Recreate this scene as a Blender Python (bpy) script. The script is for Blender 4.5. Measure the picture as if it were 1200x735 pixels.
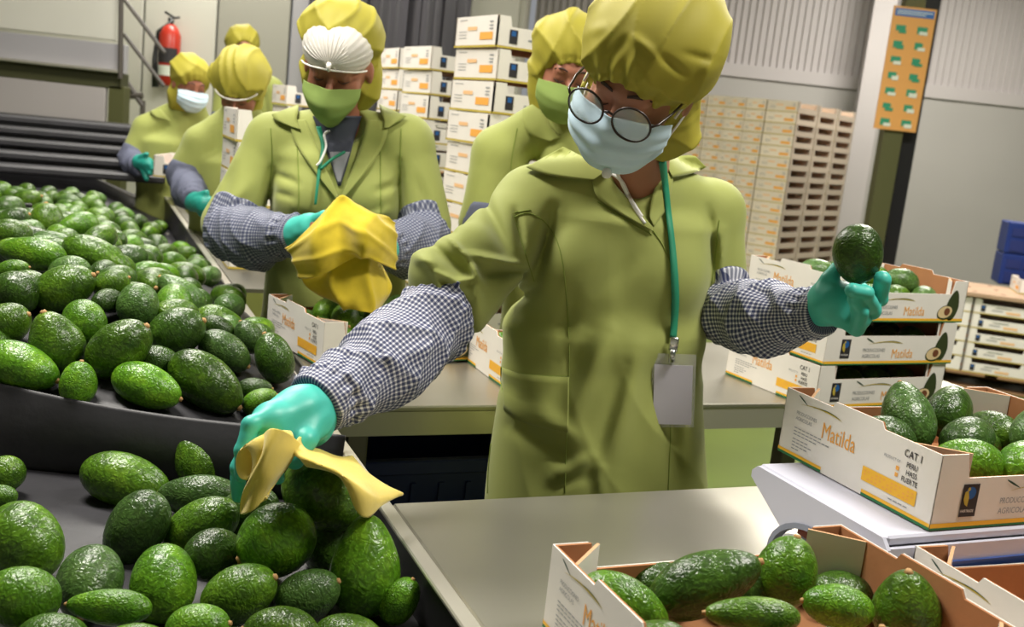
import bpy, bmesh, math, random
import numpy as np
from math import sin, cos, radians, pi, sqrt, atan2
from mathutils import Vector, Matrix

for _o in list(bpy.data.objects): bpy.data.objects.remove(_o)
SC = bpy.context.scene
COL = SC.collection
rnd = random.Random(7)
# ------------------------------------------------------------------ camera
F = 1200.0; CZ = 1.46
_p = radians(10.5); _r = radians(6.2)
_r0 = np.array([1, 0, 0.]); _u0 = np.array([0, sin(_p), cos(_p)]); FW = np.array([0, cos(_p), -sin(_p)])
RT = cos(_r)*_r0 + sin(_r)*_u0; UP = -sin(_r)*_r0 + cos(_r)*_u0
CAM = np.array([0, 0, CZ])
cd_ = bpy.data.cameras.new('camera'); cam = bpy.data.objects.new('camera', cd_); COL.objects.link(cam)
cd_.lens = 36.0; cd_.sensor_width = 36.0; cd_.clip_start = 0.02; cd_.clip_end = 100
cd_.dof.use_dof = True; cd_.dof.focus_distance = 1.5; cd_.dof.aperture_fstop = 7.0
_m = Matrix(((RT[0], UP[0], -FW[0], 0), (RT[1], UP[1], -FW[1], 0), (RT[2], UP[2], -FW[2], CZ), (0, 0, 0, 1)))
cam.matrix_world = _m
SC.camera = cam
# ------------------------------------------------------------------ light
w = bpy.data.worlds.new('hall_light'); SC.world = w; w.use_nodes = True
w.node_tree.nodes['Background'].inputs[0].default_value = (0.93, 0.96, 1.0, 1)
w.node_tree.nodes['Background'].inputs[1].default_value = 0.27
def area_light(name, loc, size, sy, power, rot=(0, 0, 0), col=(1, .955, .87)):
    l = bpy.data.lights.new(name, 'AREA'); l.shape = 'RECTANGLE'; l.size = size; l.size_y = sy; l.energy = power; l.color = col
    o = bpy.data.objects.new(name, l); COL.objects.link(o); o.location = loc; o.rotation_euler = rot; return o
area_light('ceiling_lamp_light', (-1.0, 1.9, 3.3), 1.3, .5, 125, (radians(4), radians(-10), 0))
area_light('ceiling_lamp_light', (1.2, 1.3, 3.3), 1.3, .5, 95, (radians(4), radians(8), 0))
area_light('ceiling_lamp_light', (-1.6, 4.6, 3.6), 1.6, .8, 120)
area_light('ceiling_lamp_light', (2.2, 5.6, 3.8), 1.8, .8, 190)
area_light('ceiling_lamp_light', (-2.4, 8.2, 3.8), 1.6, .8, 110)
area_light('ceiling_lamp_light', (3.8, 9.2, 3.9), 1.8, .8, 220)
SC.view_settings.view_transform = 'Standard'; SC.view_settings.look = 'None'
SC.view_settings.exposure = 0.12; SC.view_settings.gamma = 1.0; SC.view_settings.use_curve_mapping = False

# ------------------------------------------------------------------ geometry of the view (site survey: pixel + distance -> metres)
def ray(x, y): return (x-600)/F*RT - (y-367.5)/F*UP + FW
def P(x, y, Y): d = ray(x, y); return CAM + d*Y/d[1]
def PZ(x, y, z): d = ray(x, y); return CAM + d*(z-CZ)/d[2]
def proj(q):
    q = np.asarray(q)-CAM; k = q@FW
    return 600+F*(q@RT)/k, 367.5-F*(q@UP)/k
O2 = np.array([-.149, 1.41]); E2 = np.array([.916, .40]); D2 = np.array([-.40, .916])
ANG = atan2(.40, .916)                      # heading of the tables
def uv(u, v, z=0.): q = O2+u*E2+v*D2; return np.array([q[0], q[1], z])

# ------------------------------------------------------------------ materials
def mat(name, col, rough=.5, metal=0., spec=.5, bump=0., bscale=200., var=0., vscale=5., sheen=0., alpha=1., trans=0., coat=0., coord='Object', bdist=.001, obrand=0.):
    m = bpy.data.materials.new(name); m.use_nodes = True; nt = m.node_tree; b = nt.nodes['Principled BSDF']
    b.inputs['Base Color'].default_value = (*col, 1); b.inputs['Roughness'].default_value = rough
    b.inputs['Metallic'].default_value = metal; b.inputs['Specular IOR Level'].default_value = spec
    if sheen: b.inputs['Sheen Weight'].default_value = sheen
    if coat: b.inputs['Coat Weight'].default_value = coat
    if trans: b.inputs['Transmission Weight'].default_value = trans
    if alpha < 1: b.inputs['Alpha'].default_value = alpha
    tc = nt.nodes.new('ShaderNodeTexCoord')
    if bump:
        n = nt.nodes.new('ShaderNodeTexNoise'); n.inputs['Scale'].default_value = bscale; n.inputs['Detail'].default_value = 3
        nt.links.new(tc.outputs[coord], n.inputs['Vector'])
        bp = nt.nodes.new('ShaderNodeBump'); bp.inputs['Strength'].default_value = bump; bp.inputs['Distance'].default_value = bdist
        nt.links.new(n.outputs['Fac'], bp.inputs['Height']); nt.links.new(bp.outputs['Normal'], b.inputs['Normal'])
    if var or obrand:
        h = nt.nodes.new('ShaderNodeHueSaturation'); h.inputs['Color'].default_value = (*col, 1)
        last = None
        if var:
            n2 = nt.nodes.new('ShaderNodeTexNoise'); n2.inputs['Scale'].default_value = vscale; n2.inputs['Detail'].default_value = 4
            nt.links.new(tc.outputs[coord], n2.inputs['Vector'])
            mr = nt.nodes.new('ShaderNodeMapRange'); mr.inputs[1].default_value = .3; mr.inputs[2].default_value = .7
            mr.inputs[3].default_value = 1-var; mr.inputs[4].default_value = 1+var
            nt.links.new(n2.outputs['Fac'], mr.inputs[0]); last = mr.outputs[0]
        if obrand:
            oi = nt.nodes.new('ShaderNodeObjectInfo'); m2 = nt.nodes.new('ShaderNodeMapRange')
            m2.inputs[3].default_value = 1-obrand; m2.inputs[4].default_value = 1+obrand
            nt.links.new(oi.outputs['Random'], m2.inputs[0])
            if last:
                mm = nt.nodes.new('ShaderNodeMath'); mm.operation = 'MULTIPLY'
                nt.links.new(last, mm.inputs[0]); nt.links.new(m2.outputs[0], mm.inputs[1]); last = mm.outputs[0]
            else: last = m2.outputs[0]
        nt.links.new(last, h.inputs['Value']); nt.links.new(h.outputs[0], b.inputs['Base Color'])
    return m

def avocado_mat(name, c1, c2, c3):
    m = bpy.data.materials.new(name); m.use_nodes = True; nt = m.node_tree; b = nt.nodes['Principled BSDF']; L = nt.links.new
    tc = nt.nodes.new('ShaderNodeTexCoord'); oi = nt.nodes.new('ShaderNodeObjectInfo')
    n = nt.nodes.new('ShaderNodeTexNoise'); n.noise_dimensions = '4D'; n.inputs['Scale'].default_value = 2.6; n.inputs['Detail'].default_value = 6; n.inputs['Roughness'].default_value = .7
    L(tc.outputs['Object'], n.inputs['Vector'])
    mw = nt.nodes.new('ShaderNodeMath'); mw.operation = 'MULTIPLY'; mw.inputs[1].default_value = 37; L(oi.outputs['Random'], mw.inputs[0]); L(mw.outputs[0], n.inputs['W'])
    r = nt.nodes.new('ShaderNodeValToRGB'); L(n.outputs['Fac'], r.inputs[0])
    r.color_ramp.elements[0].position = .34; r.color_ramp.elements[0].color = (*c1, 1)
    r.color_ramp.elements[1].position = .7; r.color_ramp.elements[1].color = (*c3, 1)
    e = r.color_ramp.elements.new(.52); e.color = (*c2, 1)
    v = nt.nodes.new('ShaderNodeTexVoronoi'); v.inputs['Scale'].default_value = 24; v.distance = 'EUCLIDEAN'; v.feature = 'SMOOTH_F1'
    wv = nt.nodes.new('ShaderNodeTexNoise'); wv.inputs['Scale'].default_value = 9
    L(tc.outputs['Object'], wv.inputs['Vector'])
    ad = nt.nodes.new('ShaderNodeVectorMath'); ad.operation = 'MULTIPLY_ADD'; ad.inputs[1].default_value = (.16,)*3
    L(wv.outputs['Color'], ad.inputs[0]); L(tc.outputs['Object'], ad.inputs[2]); L(ad.outputs[0], v.inputs['Vector'])
    h = nt.nodes.new('ShaderNodeHueSaturation'); L(r.outputs[0], h.inputs['Color'])
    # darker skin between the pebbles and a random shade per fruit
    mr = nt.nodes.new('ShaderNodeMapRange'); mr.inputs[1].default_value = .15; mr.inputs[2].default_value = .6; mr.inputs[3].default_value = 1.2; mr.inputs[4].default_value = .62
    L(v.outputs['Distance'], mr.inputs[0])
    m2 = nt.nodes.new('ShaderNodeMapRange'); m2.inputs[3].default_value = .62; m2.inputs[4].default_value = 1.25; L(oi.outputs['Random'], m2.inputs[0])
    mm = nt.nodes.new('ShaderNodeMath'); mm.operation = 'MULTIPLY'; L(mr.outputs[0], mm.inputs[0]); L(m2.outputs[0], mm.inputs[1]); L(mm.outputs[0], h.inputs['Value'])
    L(h.outputs[0], b.inputs['Base Color'])
    bp = nt.nodes.new('ShaderNodeBump'); bp.invert = True; bp.inputs['Strength'].default_value = .55; bp.inputs['Distance'].default_value = .0022
    n3 = nt.nodes.new('ShaderNodeTexNoise'); n3.inputs['Scale'].default_value = 60; L(tc.outputs['Object'], n3.inputs['Vector'])
    ms = nt.nodes.new('ShaderNodeMath'); ms.operation = 'MULTIPLY_ADD'; ms.inputs[1].default_value = .12; L(n3.outputs['Fac'], ms.inputs[0]); L(v.outputs['Distance'], ms.inputs[2])
    L(ms.outputs[0], bp.inputs['Height']); L(bp.outputs[0], b.inputs['Normal'])
    b.inputs['Roughness'].default_value = .30; b.inputs['Specular IOR Level'].default_value = .42
    return m

def gingham_mat(name, dark, light, cell):
    m = bpy.data.materials.new(name); m.use_nodes = True; nt = m.node_tree; b = nt.nodes['Principled BSDF']; L = nt.links.new
    u = nt.nodes.new('ShaderNodeUVMap'); u.uv_map = 'UVMap'
    s = nt.nodes.new('ShaderNodeSeparateXYZ'); L(u.outputs[0], s.inputs[0])
    outs = []
    for i in range(2):
        a = nt.nodes.new('ShaderNodeMath'); a.operation = 'MULTIPLY'; a.inputs[1].default_value = 1/cell; L(s.outputs[i], a.inputs[0])
        f = nt.nodes.new('ShaderNodeMath'); f.operation = 'FRACT'; L(a.outputs[0], f.inputs[0])
        g = nt.nodes.new('ShaderNodeMath'); g.operation = 'GREATER_THAN'; g.inputs[1].default_value = .42; L(f.outputs[0], g.inputs[0])
        outs.append(g.outputs[0])
    ad = nt.nodes.new('ShaderNodeMath'); ad.operation = 'ADD'; L(outs[0], ad.inputs[0]); L(outs[1], ad.inputs[1])
    hv = nt.nodes.new('ShaderNodeMath'); hv.operation = 'MULTIPLY'; hv.inputs[1].default_value = .5; L(ad.outputs[0], hv.inputs[0])
    r = nt.nodes.new('ShaderNodeValToRGB'); L(hv.outputs[0], r.inputs[0]); r.color_ramp.interpolation = 'CONSTANT'
    mid = tuple(.3*d+.7*l for d, l in zip(light, dark))
    r.color_ramp.elements[0].position = 0; r.color_ramp.elements[0].color = (*light, 1)
    r.color_ramp.elements[1].position = .75; r.color_ramp.elements[1].color = (*dark, 1)
    e = r.color_ramp.elements.new(.25); e.color = (*mid, 1)
    L(r.outputs[0], b.inputs['Base Color']); b.inputs['Roughness'].default_value = .6
    b.inputs['Specular IOR Level'].default_value = .3
    return m

M = dict(
 coat=mat('coat_cotton', (.31, .342, .092), .72, bump=.12, bscale=900, var=.06, vscale=6, sheen=.15, spec=.25, bdist=.0006),
 coat_seam=mat('coat_seam_thread', (.23, .29, .06), .8, spec=.2),
 cap=mat('cap_cotton', (.37, .325, .04), .62, bump=.1, bscale=700, var=.06, vscale=8, spec=.3, bdist=.0006),
 skin=mat('warm_brown_skin', (.40, .17, .10), .5, bump=.15, bscale=300, var=.08, vscale=14, spec=.4, bdist=.0005),
 skin2=mat('brown_skin', (.32, .125, .075), .5, bump=.15, bscale=300, var=.08, vscale=14, spec=.4, bdist=.0005),
 hair=mat('dark_hair', (.012, .01, .009), .5),
 brow=mat('brow_hair', (.05, .025, .018), .7),
 lid=mat('lash_line', (.025, .012, .01), .6),
 lip=mat('lip_skin', (.3, .1, .08), .5),
 bluemask=mat('pale_blue_mask_fabric', (.60, .78, .90), .75, bump=.1, bscale=1200, spec=.2, sheen=.1, bdist=.0004),
 greenmask=mat('green_cloth_mask', (.24, .33, .09), .8, bump=.15, bscale=800, spec=.2, bdist=.0005),
 glove=mat('teal_latex_glove', (.065, .50, .42), .42, bump=.12, bscale=160, var=.05, spec=.45, bdist=.0008),
 glove_dark=mat('dark_teal_glove', (.02, .30, .24), .45, bump=.1, bscale=160, spec=.4),
 gingham=gingham_mat('navy_gingham', (.035, .045, .12), (.70, .70, .76), .0074),
 gingham_mid=gingham_mat('grey_gingham', (.06, .07, .13), (.36, .37, .43), .0085),
 gingham_far=mat('blue_grey_checked_cotton', (.12, .13, .19), .75, bump=.15, bscale=500, var=.1, vscale=20, spec=.25),
 cloth=mat('yellow_microfibre', (.80, .62, .13), .9, bump=.5, bscale=900, sheen=.4, spec=.1, bdist=.0012, var=.07, vscale=30),
 cloth_dark=mat('mustard_microfibre', (.62, .47, .03), .9, bump=.5, bscale=900, sheen=.4, spec=.1, bdist=.0012, var=.09, vscale=30),
 trouser=mat('dark_trouser', (.02, .022, .03), .8),
 boot=mat('white_rubber_boot', (.6, .6, .6), .5),
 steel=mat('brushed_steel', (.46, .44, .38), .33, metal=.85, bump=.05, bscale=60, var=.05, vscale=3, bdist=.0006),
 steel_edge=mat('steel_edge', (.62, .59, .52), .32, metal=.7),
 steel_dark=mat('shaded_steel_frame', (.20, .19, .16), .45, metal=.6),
 belt=mat('black_belt_rubber', (.028, .027, .032), .5, bump=.4, bscale=60, var=.2, vscale=12, spec=.5, bdist=.0015),
 blackframe=mat('black_painted_frame', (.012, .012, .013), .4),
 white_card=mat('white_cardboard', (.80, .76, .71), .62, bump=.1, bscale=120, var=.03, vscale=10, spec=.3, coord='Object'),
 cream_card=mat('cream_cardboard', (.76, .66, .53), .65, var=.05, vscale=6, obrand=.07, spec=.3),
 kraft=mat('kraft_cardboard', (.42, .19, .085), .8, bump=.2, bscale=150, var=.06, vscale=20, spec=.2),
 kraft_edge=mat('cut_board_edge', (.55, .32, .17), .85, bump=.4, bscale=300),
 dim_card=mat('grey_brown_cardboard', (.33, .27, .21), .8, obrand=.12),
 ink_orange=mat('orange_ink', (.86, .40, .07), .6), ink_yellow=mat('yellow_orange_ink', (.88, .48, .03), .6),
 ink_gold=mat('gold_ink', (.50, .38, .05), .6), ink_green=mat('green_ink', (.02, .17, .06), .6), ink_dkgreen=mat('dark_green_ink', (.02, .06, .035), .6),
 ink_black=mat('black_ink', (.025, .022, .025), .6), ink_grey=mat('grey_ink', (.28, .29, .31), .6), ink_blue=mat('blue_ink', (.01, .10, .33), .6),
 ink_ltorange=mat('pale_orange_ink', (.85, .52, .26), .6),
 ink_cream=mat('cream_ink', (.72, .55, .30), .6), ink_brown=mat('brown_ink', (.16, .05, .02), .6), ink_skin=mat('olive_ink', (.035, .05, .015), .5),
 scale=mat('pale_lilac_plastic', (.58, .58, .69), .42, spec=.45), scale_in=mat('grey_plastic', (.24, .26, .34), .5), lcd=mat('lcd_glass', (.09, .10, .085), .15), scale_blue=mat('blue_keypad', (.03, .07, .25), .4),
 redbtn=mat('dark_red_plastic', (.22, .04, .02), .4),
 stem=mat('avocado_stem', (.42, .24, .09), .7, bump=.4, bscale=100),
 lanyard=mat('green_lanyard', (.015, .24, .13), .6, bump=.2, bscale=1500),
 paper=mat('badge_paper', (.66, .63, .74), .6), clearpvc=mat('clear_badge_sleeve', (.8, .8, .8), .15, alpha=.25),
 chrome=mat('chrome', (.7, .7, .7), .2, metal=1.),
 frame=mat('dark_tortoise_frame', (.035, .02, .018), .3), lens=mat('spectacle_lens', (.85, .93, 1.), .06, alpha=.34, spec=.9),
 net=mat('white_hair_net', (.80, .76, .70), .7, alpha=.72), net_rib=mat('white_net_gather', (.85, .81, .76), .8), white=mat('white_cord', (.85, .83, .80), .7),
 navy_shirt=mat('charcoal_shirt', (.045, .05, .07), .8), greyshirt=mat('grey_shirt', (.25, .25, .27), .8), dkred=mat('maroon_shirt', (.09, .012, .02), .8),
 floor=mat('green_epoxy_floor', (.085, .125, .014), .35, var=.1, vscale=2, bump=.05, bscale=30), stripe=mat('yellow_floor_paint', (.50, .38, .03), .4),
 wall_grey=mat('grey_wall_panel', (.35, .335, .315), .6, var=.05, vscale=.8), wall_rib=mat('lilac_grey_cladding', (.42, .39, .385), .5, var=.04, vscale=1),
 wall_white=mat('white_wall_panel', (.62, .61, .54), .6, var=.04, vscale=1), wall_beige=mat('beige_wall_panel', (.36, .35, .30), .6), ceil=mat('ceiling_panel', (.5, .5, .48), .8),
 olive=mat('olive_steel_post', (.085, .088, .03), .5), olive_dk=mat('dark_olive_beam', (.06, .062, .025), .5), lilac=mat('lilac_grey_board', (.36, .35, .37), .5),
 curtain=mat('dark_pvc_curtain', (.085, .08, .095), .3, alpha=.93), wood=mat('pallet_wood', (.30, .17, .08), .8, bump=.3, bscale=40, var=.2, vscale=8, obrand=.15),
 boardtop=mat('brown_board', (.42, .28, .18), .8, var=.1), red=mat('red_enamel', (.42, .03, .015), .3), rail=mat('dark_rail_paint', (.07, .06, .05), .5),
 blue_crate=mat('blue_plastic_crate', (.006, .025, .16), .45), dkblue=mat('dark_blue_crate', (.010, .022, .13), .5),
 poster=mat('orange_poster', (.72, .36, .10), .5), posterblue=mat('poster_blue', (.05, .16, .45), .5), postergreen=mat('poster_green', (.03, .28, .15), .5), posterwhite=mat('poster_white', (.7, .75, .65), .5),
 lampm=mat('lamp_housing', (.8, .8, .8), .4),
)
AV = [avocado_mat('avocado_skin', (.032, .082, .006), (.078, .175, .010), (.17, .30, .022)),
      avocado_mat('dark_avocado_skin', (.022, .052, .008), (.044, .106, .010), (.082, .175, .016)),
      avocado_mat('bright_avocado_skin', (.05, .15, .008), (.10, .25, .012), (.20, .38, .022)),
      avocado_mat('dusty_avocado_skin', (.045, .10, .022), (.075, .16, .032), (.13, .23, .055))]

# ------------------------------------------------------------------ object helpers
def link(o, parent=None, **pr):
    COL.objects.link(o)
    if parent is not None: o.parent = parent
    for k, v in pr.items(): o[k] = v
    return o
def mesh_obj(name, verts, faces, mats, parent=None, smooth=False, fm=None, uvs=None, **pr):
    me = bpy.data.meshes.new(name); me.from_pydata([tuple(map(float, v)) for v in verts], [], [tuple(map(int, f)) for f in faces])
    if not isinstance(mats, (list, tuple)): mats = [mats]
    for m_ in mats: me.materials.append(m_)
    if fm is not None: me.polygons.foreach_set('material_index', np.array(fm, dtype=np.int32))
    if smooth: me.polygons.foreach_set('use_smooth', np.ones(len(me.polygons), dtype=bool))
    if uvs is not None:
        ul = me.uv_layers.new(name='UVMap'); li = np.zeros(len(me.loops), dtype=np.int32); me.loops.foreach_get('vertex_index', li)
        ul.data.foreach_set('uv', np.asarray(uvs, dtype=np.float32)[li].ravel())
    me.update()
    return link(bpy.data.objects.new(name, me), parent, **pr)
def tag(o, label=None, cat=None, group=None, kind=None):
    if label: o['label'] = label
    if cat: o['category'] = cat
    if group: o['group'] = group
    if kind: o['kind'] = kind
    return o
def empty(name, loc=(0, 0, 0), rz=0., **pr):
    o = bpy.data.objects.new(name, None); o.empty_display_size = .05; o.location = tuple(map(float, loc)); o.rotation_euler = (0, 0, rz); link(o)
    for k, v in pr.items(): o[k] = v
    return o

class MB:
    """collects shapes, links them as one mesh object"""
    def __init__(s): s.v = []; s.f = []; s.m = []; s.mats = []
    def mi(s, m):
        if m not in s.mats: s.mats.append(m)
        return s.mats.index(m)
    def add(s, vs, fs, m):
        k = len(s.v); s.v += [tuple(map(float, q)) for q in vs]; i = s.mi(m)
        for f in fs: s.f.append(tuple(k+j for j in f)); s.m.append(i)
    def box(s, lo, hi, m, xf=None, bev=0.):
        x0, y0, z0 = lo; x1, y1, z1 = hi
        if bev <= 0:
            vs = [(x0,y0,z0),(x1,y0,z0),(x1,y1,z0),(x0,y1,z0),(x0,y0,z1),(x1,y0,z1),(x1,y1,z1),(x0,y1,z1)]
            fs = [(0,3,2,1),(4,5,6,7),(0,1,5,4),(1,2,6,5),(2,3,7,6),(3,0,4,7)]
        else:
            b = bev; rings = []
            for z, i in ((z0, b), (z0+b, 0), (z1-b, 0), (z1, b)):
                rings.append([(x0+i+(b if not i else 0), y0+i, z), (x1-i-(b if not i else 0), y0+i, z), (x1-i, y0+i+(b if not i else 0), z), (x1-i, y1-i-(b if not i else 0), z),
                              (x1-i-(b if not i else 0), y1-i, z), (x0+i+(b if not i else 0), y1-i, z), (x0+i, y1-i-(b if not i else 0), z), (x0+i, y0+i+(b if not i else 0), z)])
            vs = [q for r_ in rings for q in r_]; fs = [tuple(range(7, -1, -1)), tuple(range(24, 32))]
            for a in range(3):
                for j in range(8): fs.append((a*8+j, a*8+(j+1) % 8, (a+1)*8+(j+1) % 8, (a+1)*8+j))
        if xf is not None: vs = [xf(q) for q in vs]
        s.add(vs, fs, m)
    def prism(s, poly, a, b, m, fn):
        """poly (x,z) list extruded between a and b; fn(x,z,t)->point"""
        n = len(poly); vs = [fn(x, z, a) for x, z in poly]+[fn(x, z, b) for x, z in poly]
        fs = [tuple(range(n)), tuple(range(2*n-1, n-1, -1))]+[(i, i+n, (i+1) % n+n, (i+1) % n) for i in range(n)]
        s.add(vs, fs, m)
    def tube(s, pts, rad, m, n=8, closed=False, flat=None, cap=True):
        pts = [np.array(q, float) for q in pts]; N = len(pts)
        if not hasattr(rad, '__len__'): rad = [rad]*N
        vs = []; prev = None
        for i, q in enumerate(pts):
            if closed: t = pts[(i+1) % N]-pts[i-1]
            else: t = pts[min(i+1, N-1)]-pts[max(i-1, 0)]
            t = t/(np.linalg.norm(t)+1e-12)
            if prev is None:
                a = np.array([0, 0, 1.]) if abs(t[2]) < .9 else np.array([1., 0, 0])
                if flat is not None: a = np.array(flat, float)
            else: a = prev
            a = a-t*(a@t); a /= np.linalg.norm(a)+1e-12; prev = a; b = np.cross(t, a)
            for j in range(n):
                th = 2*pi*j/n
                if flat is not None: vs.append(q+rad[i]*(cos(th)*a*.12+sin(th)*b))
                else: vs.append(q+rad[i]*(cos(th)*a+sin(th)*b))
        fs = []
        for i in range(N if closed else N-1):
            for j in range(n): fs.append((i*n+j, i*n+(j+1) % n, ((i+1) % N)*n+(j+1) % n, ((i+1) % N)*n+j))
        if not closed and cap: fs += [tuple(range(n-1, -1, -1)), tuple(range((N-1)*n, N*n))]
        s.add(vs, fs, m)
    def build(s, name, parent=None, smooth=False, **pr):
        return mesh_obj(name, s.v, s.f, s.mats, parent, smooth, s.m, **pr)

def frame_xf(o, ax, ay=None):
    """local (x,y,z) -> world, x along horizontal heading"""
    c, s_ = cos(ax), sin(ax); o = np.array(o, float)
    return lambda q: (o[0]+c*q[0]-s_*q[1], o[1]+s_*q[0]+c*q[1], o[2]+q[2])

def catmull(pts, n):
    pts = np.array(pts, float); N = len(pts)
    t = np.linspace(0, N-1, n); i = np.clip(np.floor(t).astype(int), 0, N-2); u = (t-i)[:, None]
    p0 = pts[np.maximum(i-1, 0)]; p1 = pts[i]; p2 = pts[i+1]; p3 = pts[np.minimum(i+2, N-1)]
    return .5*((2*p1)+(-p0+p2)*u+(2*p0-5*p1+4*p2-p3)*u*u+(-p0+3*p1-3*p2+p3)*u**3)
def sheet(name, ctrl, m, parent=None, nu=30, nv=30, thick=.002, disp=None, uvscale=None, **pr):
    """smooth cloth-like sheet through a grid of 3-D control points, with real thickness"""
    C0 = np.array(ctrl, float); R_, C_ = C0.shape[:2]
    A = np.stack([catmull(C0[i], nu) for i in range(R_)]); G = np.stack([catmull(A[:, j], nv) for j in range(nu)], axis=1)
    du = np.gradient(G, axis=1); dv = np.gradient(G, axis=0); N_ = np.cross(du, dv); N_ /= np.linalg.norm(N_, axis=2, keepdims=True)+1e-9
    if disp is not None:
        jj, ii = np.meshgrid(np.linspace(0, 1, nu), np.linspace(0, 1, nv)); G = G+N_*disp(jj, ii)[..., None]
        du = np.gradient(G, axis=1); dv = np.gradient(G, axis=0); N_ = np.cross(du, dv); N_ /= np.linalg.norm(N_, axis=2, keepdims=True)+1e-9
    T = G+N_*thick/2; B = G-N_*thick/2
    vs = np.concatenate([T.reshape(-1, 3), B.reshape(-1, 3)]); k = nu*nv; fs = []
    for i in range(nv-1):
        for j in range(nu-1):
            a = i*nu+j; fs.append((a, a+1, a+nu+1, a+nu)); fs.append((k+a, k+a+nu, k+a+nu+1, k+a+1))
    rim = [j for j in range(nu)]+[i*nu+nu-1 for i in range(1, nv)]+[(nv-1)*nu+j for j in range(nu-2, -1, -1)]+[i*nu for i in range(nv-2, 0, -1)]
    for a, b in zip(rim, rim[1:]+rim[:1]): fs.append((b, a, k+a, k+b))
    return mesh_obj(name, vs, fs, m, parent, True, **pr)

# ------------------------------------------------------------------ implicit surfaces for bodies, clothes and hands
def smin(a, b, k):
    h = np.clip(.5+.5*(b-a)/k, 0, 1); return b*(1-h)+a*h-k*h*(1-h)
def smax(a, b, k): return -smin(-a, -b, k)
def s_cone(a, b, ra, rb):
    a = np.array(a, np.float32); b = np.array(b, np.float32); ba = b-a; l2 = float(ba@ba)+1e-9
    def f(p):
        pa = p-a; t = np.clip(pa@ba/l2, 0, 1); return np.linalg.norm(pa-t[:, None]*ba, axis=1)-(ra+(rb-ra)*t)
    return f
def rotm(yaw=0, pitch=0, roll=0):
    a, b, c = map(radians, (pitch, yaw, roll))
    Rx = np.array([[1, 0, 0], [0, cos(a), -sin(a)], [0, sin(a), cos(a)]]); Rz = np.array([[cos(b), -sin(b), 0], [sin(b), cos(b), 0], [0, 0, 1]])
    Ry = np.array([[cos(c), 0, sin(c)], [0, 1, 0], [-sin(c), 0, cos(c)]]); return (Rz@Ry@Rx)
def s_ell(c, r, R_=None):
    c = np.array(c, np.float32); r = np.array(r, np.float32); R_ = np.eye(3) if R_ is None else R_
    def f(p):
        q = (p-c)@R_; k0 = np.linalg.norm(q/r, axis=1); k1 = np.linalg.norm(q/(r*r), axis=1)+1e-6; return k0*(k0-1)/k1
    return f
def s_ecap(a, b, r0, r1, yaw=0., ez=.05):
    """torso piece: axis a->b, elliptical section r=(rx,ry)"""
    a = np.array(a, np.float32); b = np.array(b, np.float32); ba = b-a; l2 = float(ba@ba)+1e-9; L_ = sqrt(l2); c, s_ = cos(yaw), sin(yaw)
    def f(p):
        pa = p-a; t = pa@ba/l2; tc = np.clip(t, 0, 1); d = pa-tc[:, None]*ba; x = d[:, 0]*c+d[:, 1]*s_; y = -d[:, 0]*s_+d[:, 1]*c
        rx = r0[0]+(r1[0]-r0[0])*tc; ry = r0[1]+(r1[1]-r0[1])*tc; z = d[:, 2]
        k0 = np.sqrt((x/rx)**2+(y/ry)**2+(z/ez)**2); k1 = np.sqrt((x/rx**2)**2+(y/ry**2)**2+(z/ez**2)**2)+1e-6
        return k0*(k0-1)/k1
    return f
def union(prims):
    """prims: list of (fn, k)"""
    def f(p):
        d = None
        for g, k in prims:
            v = g(p); d = v if d is None else (smin(d, v, k) if k > 0 else np.minimum(d, v))
        return d
    return f
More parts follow.
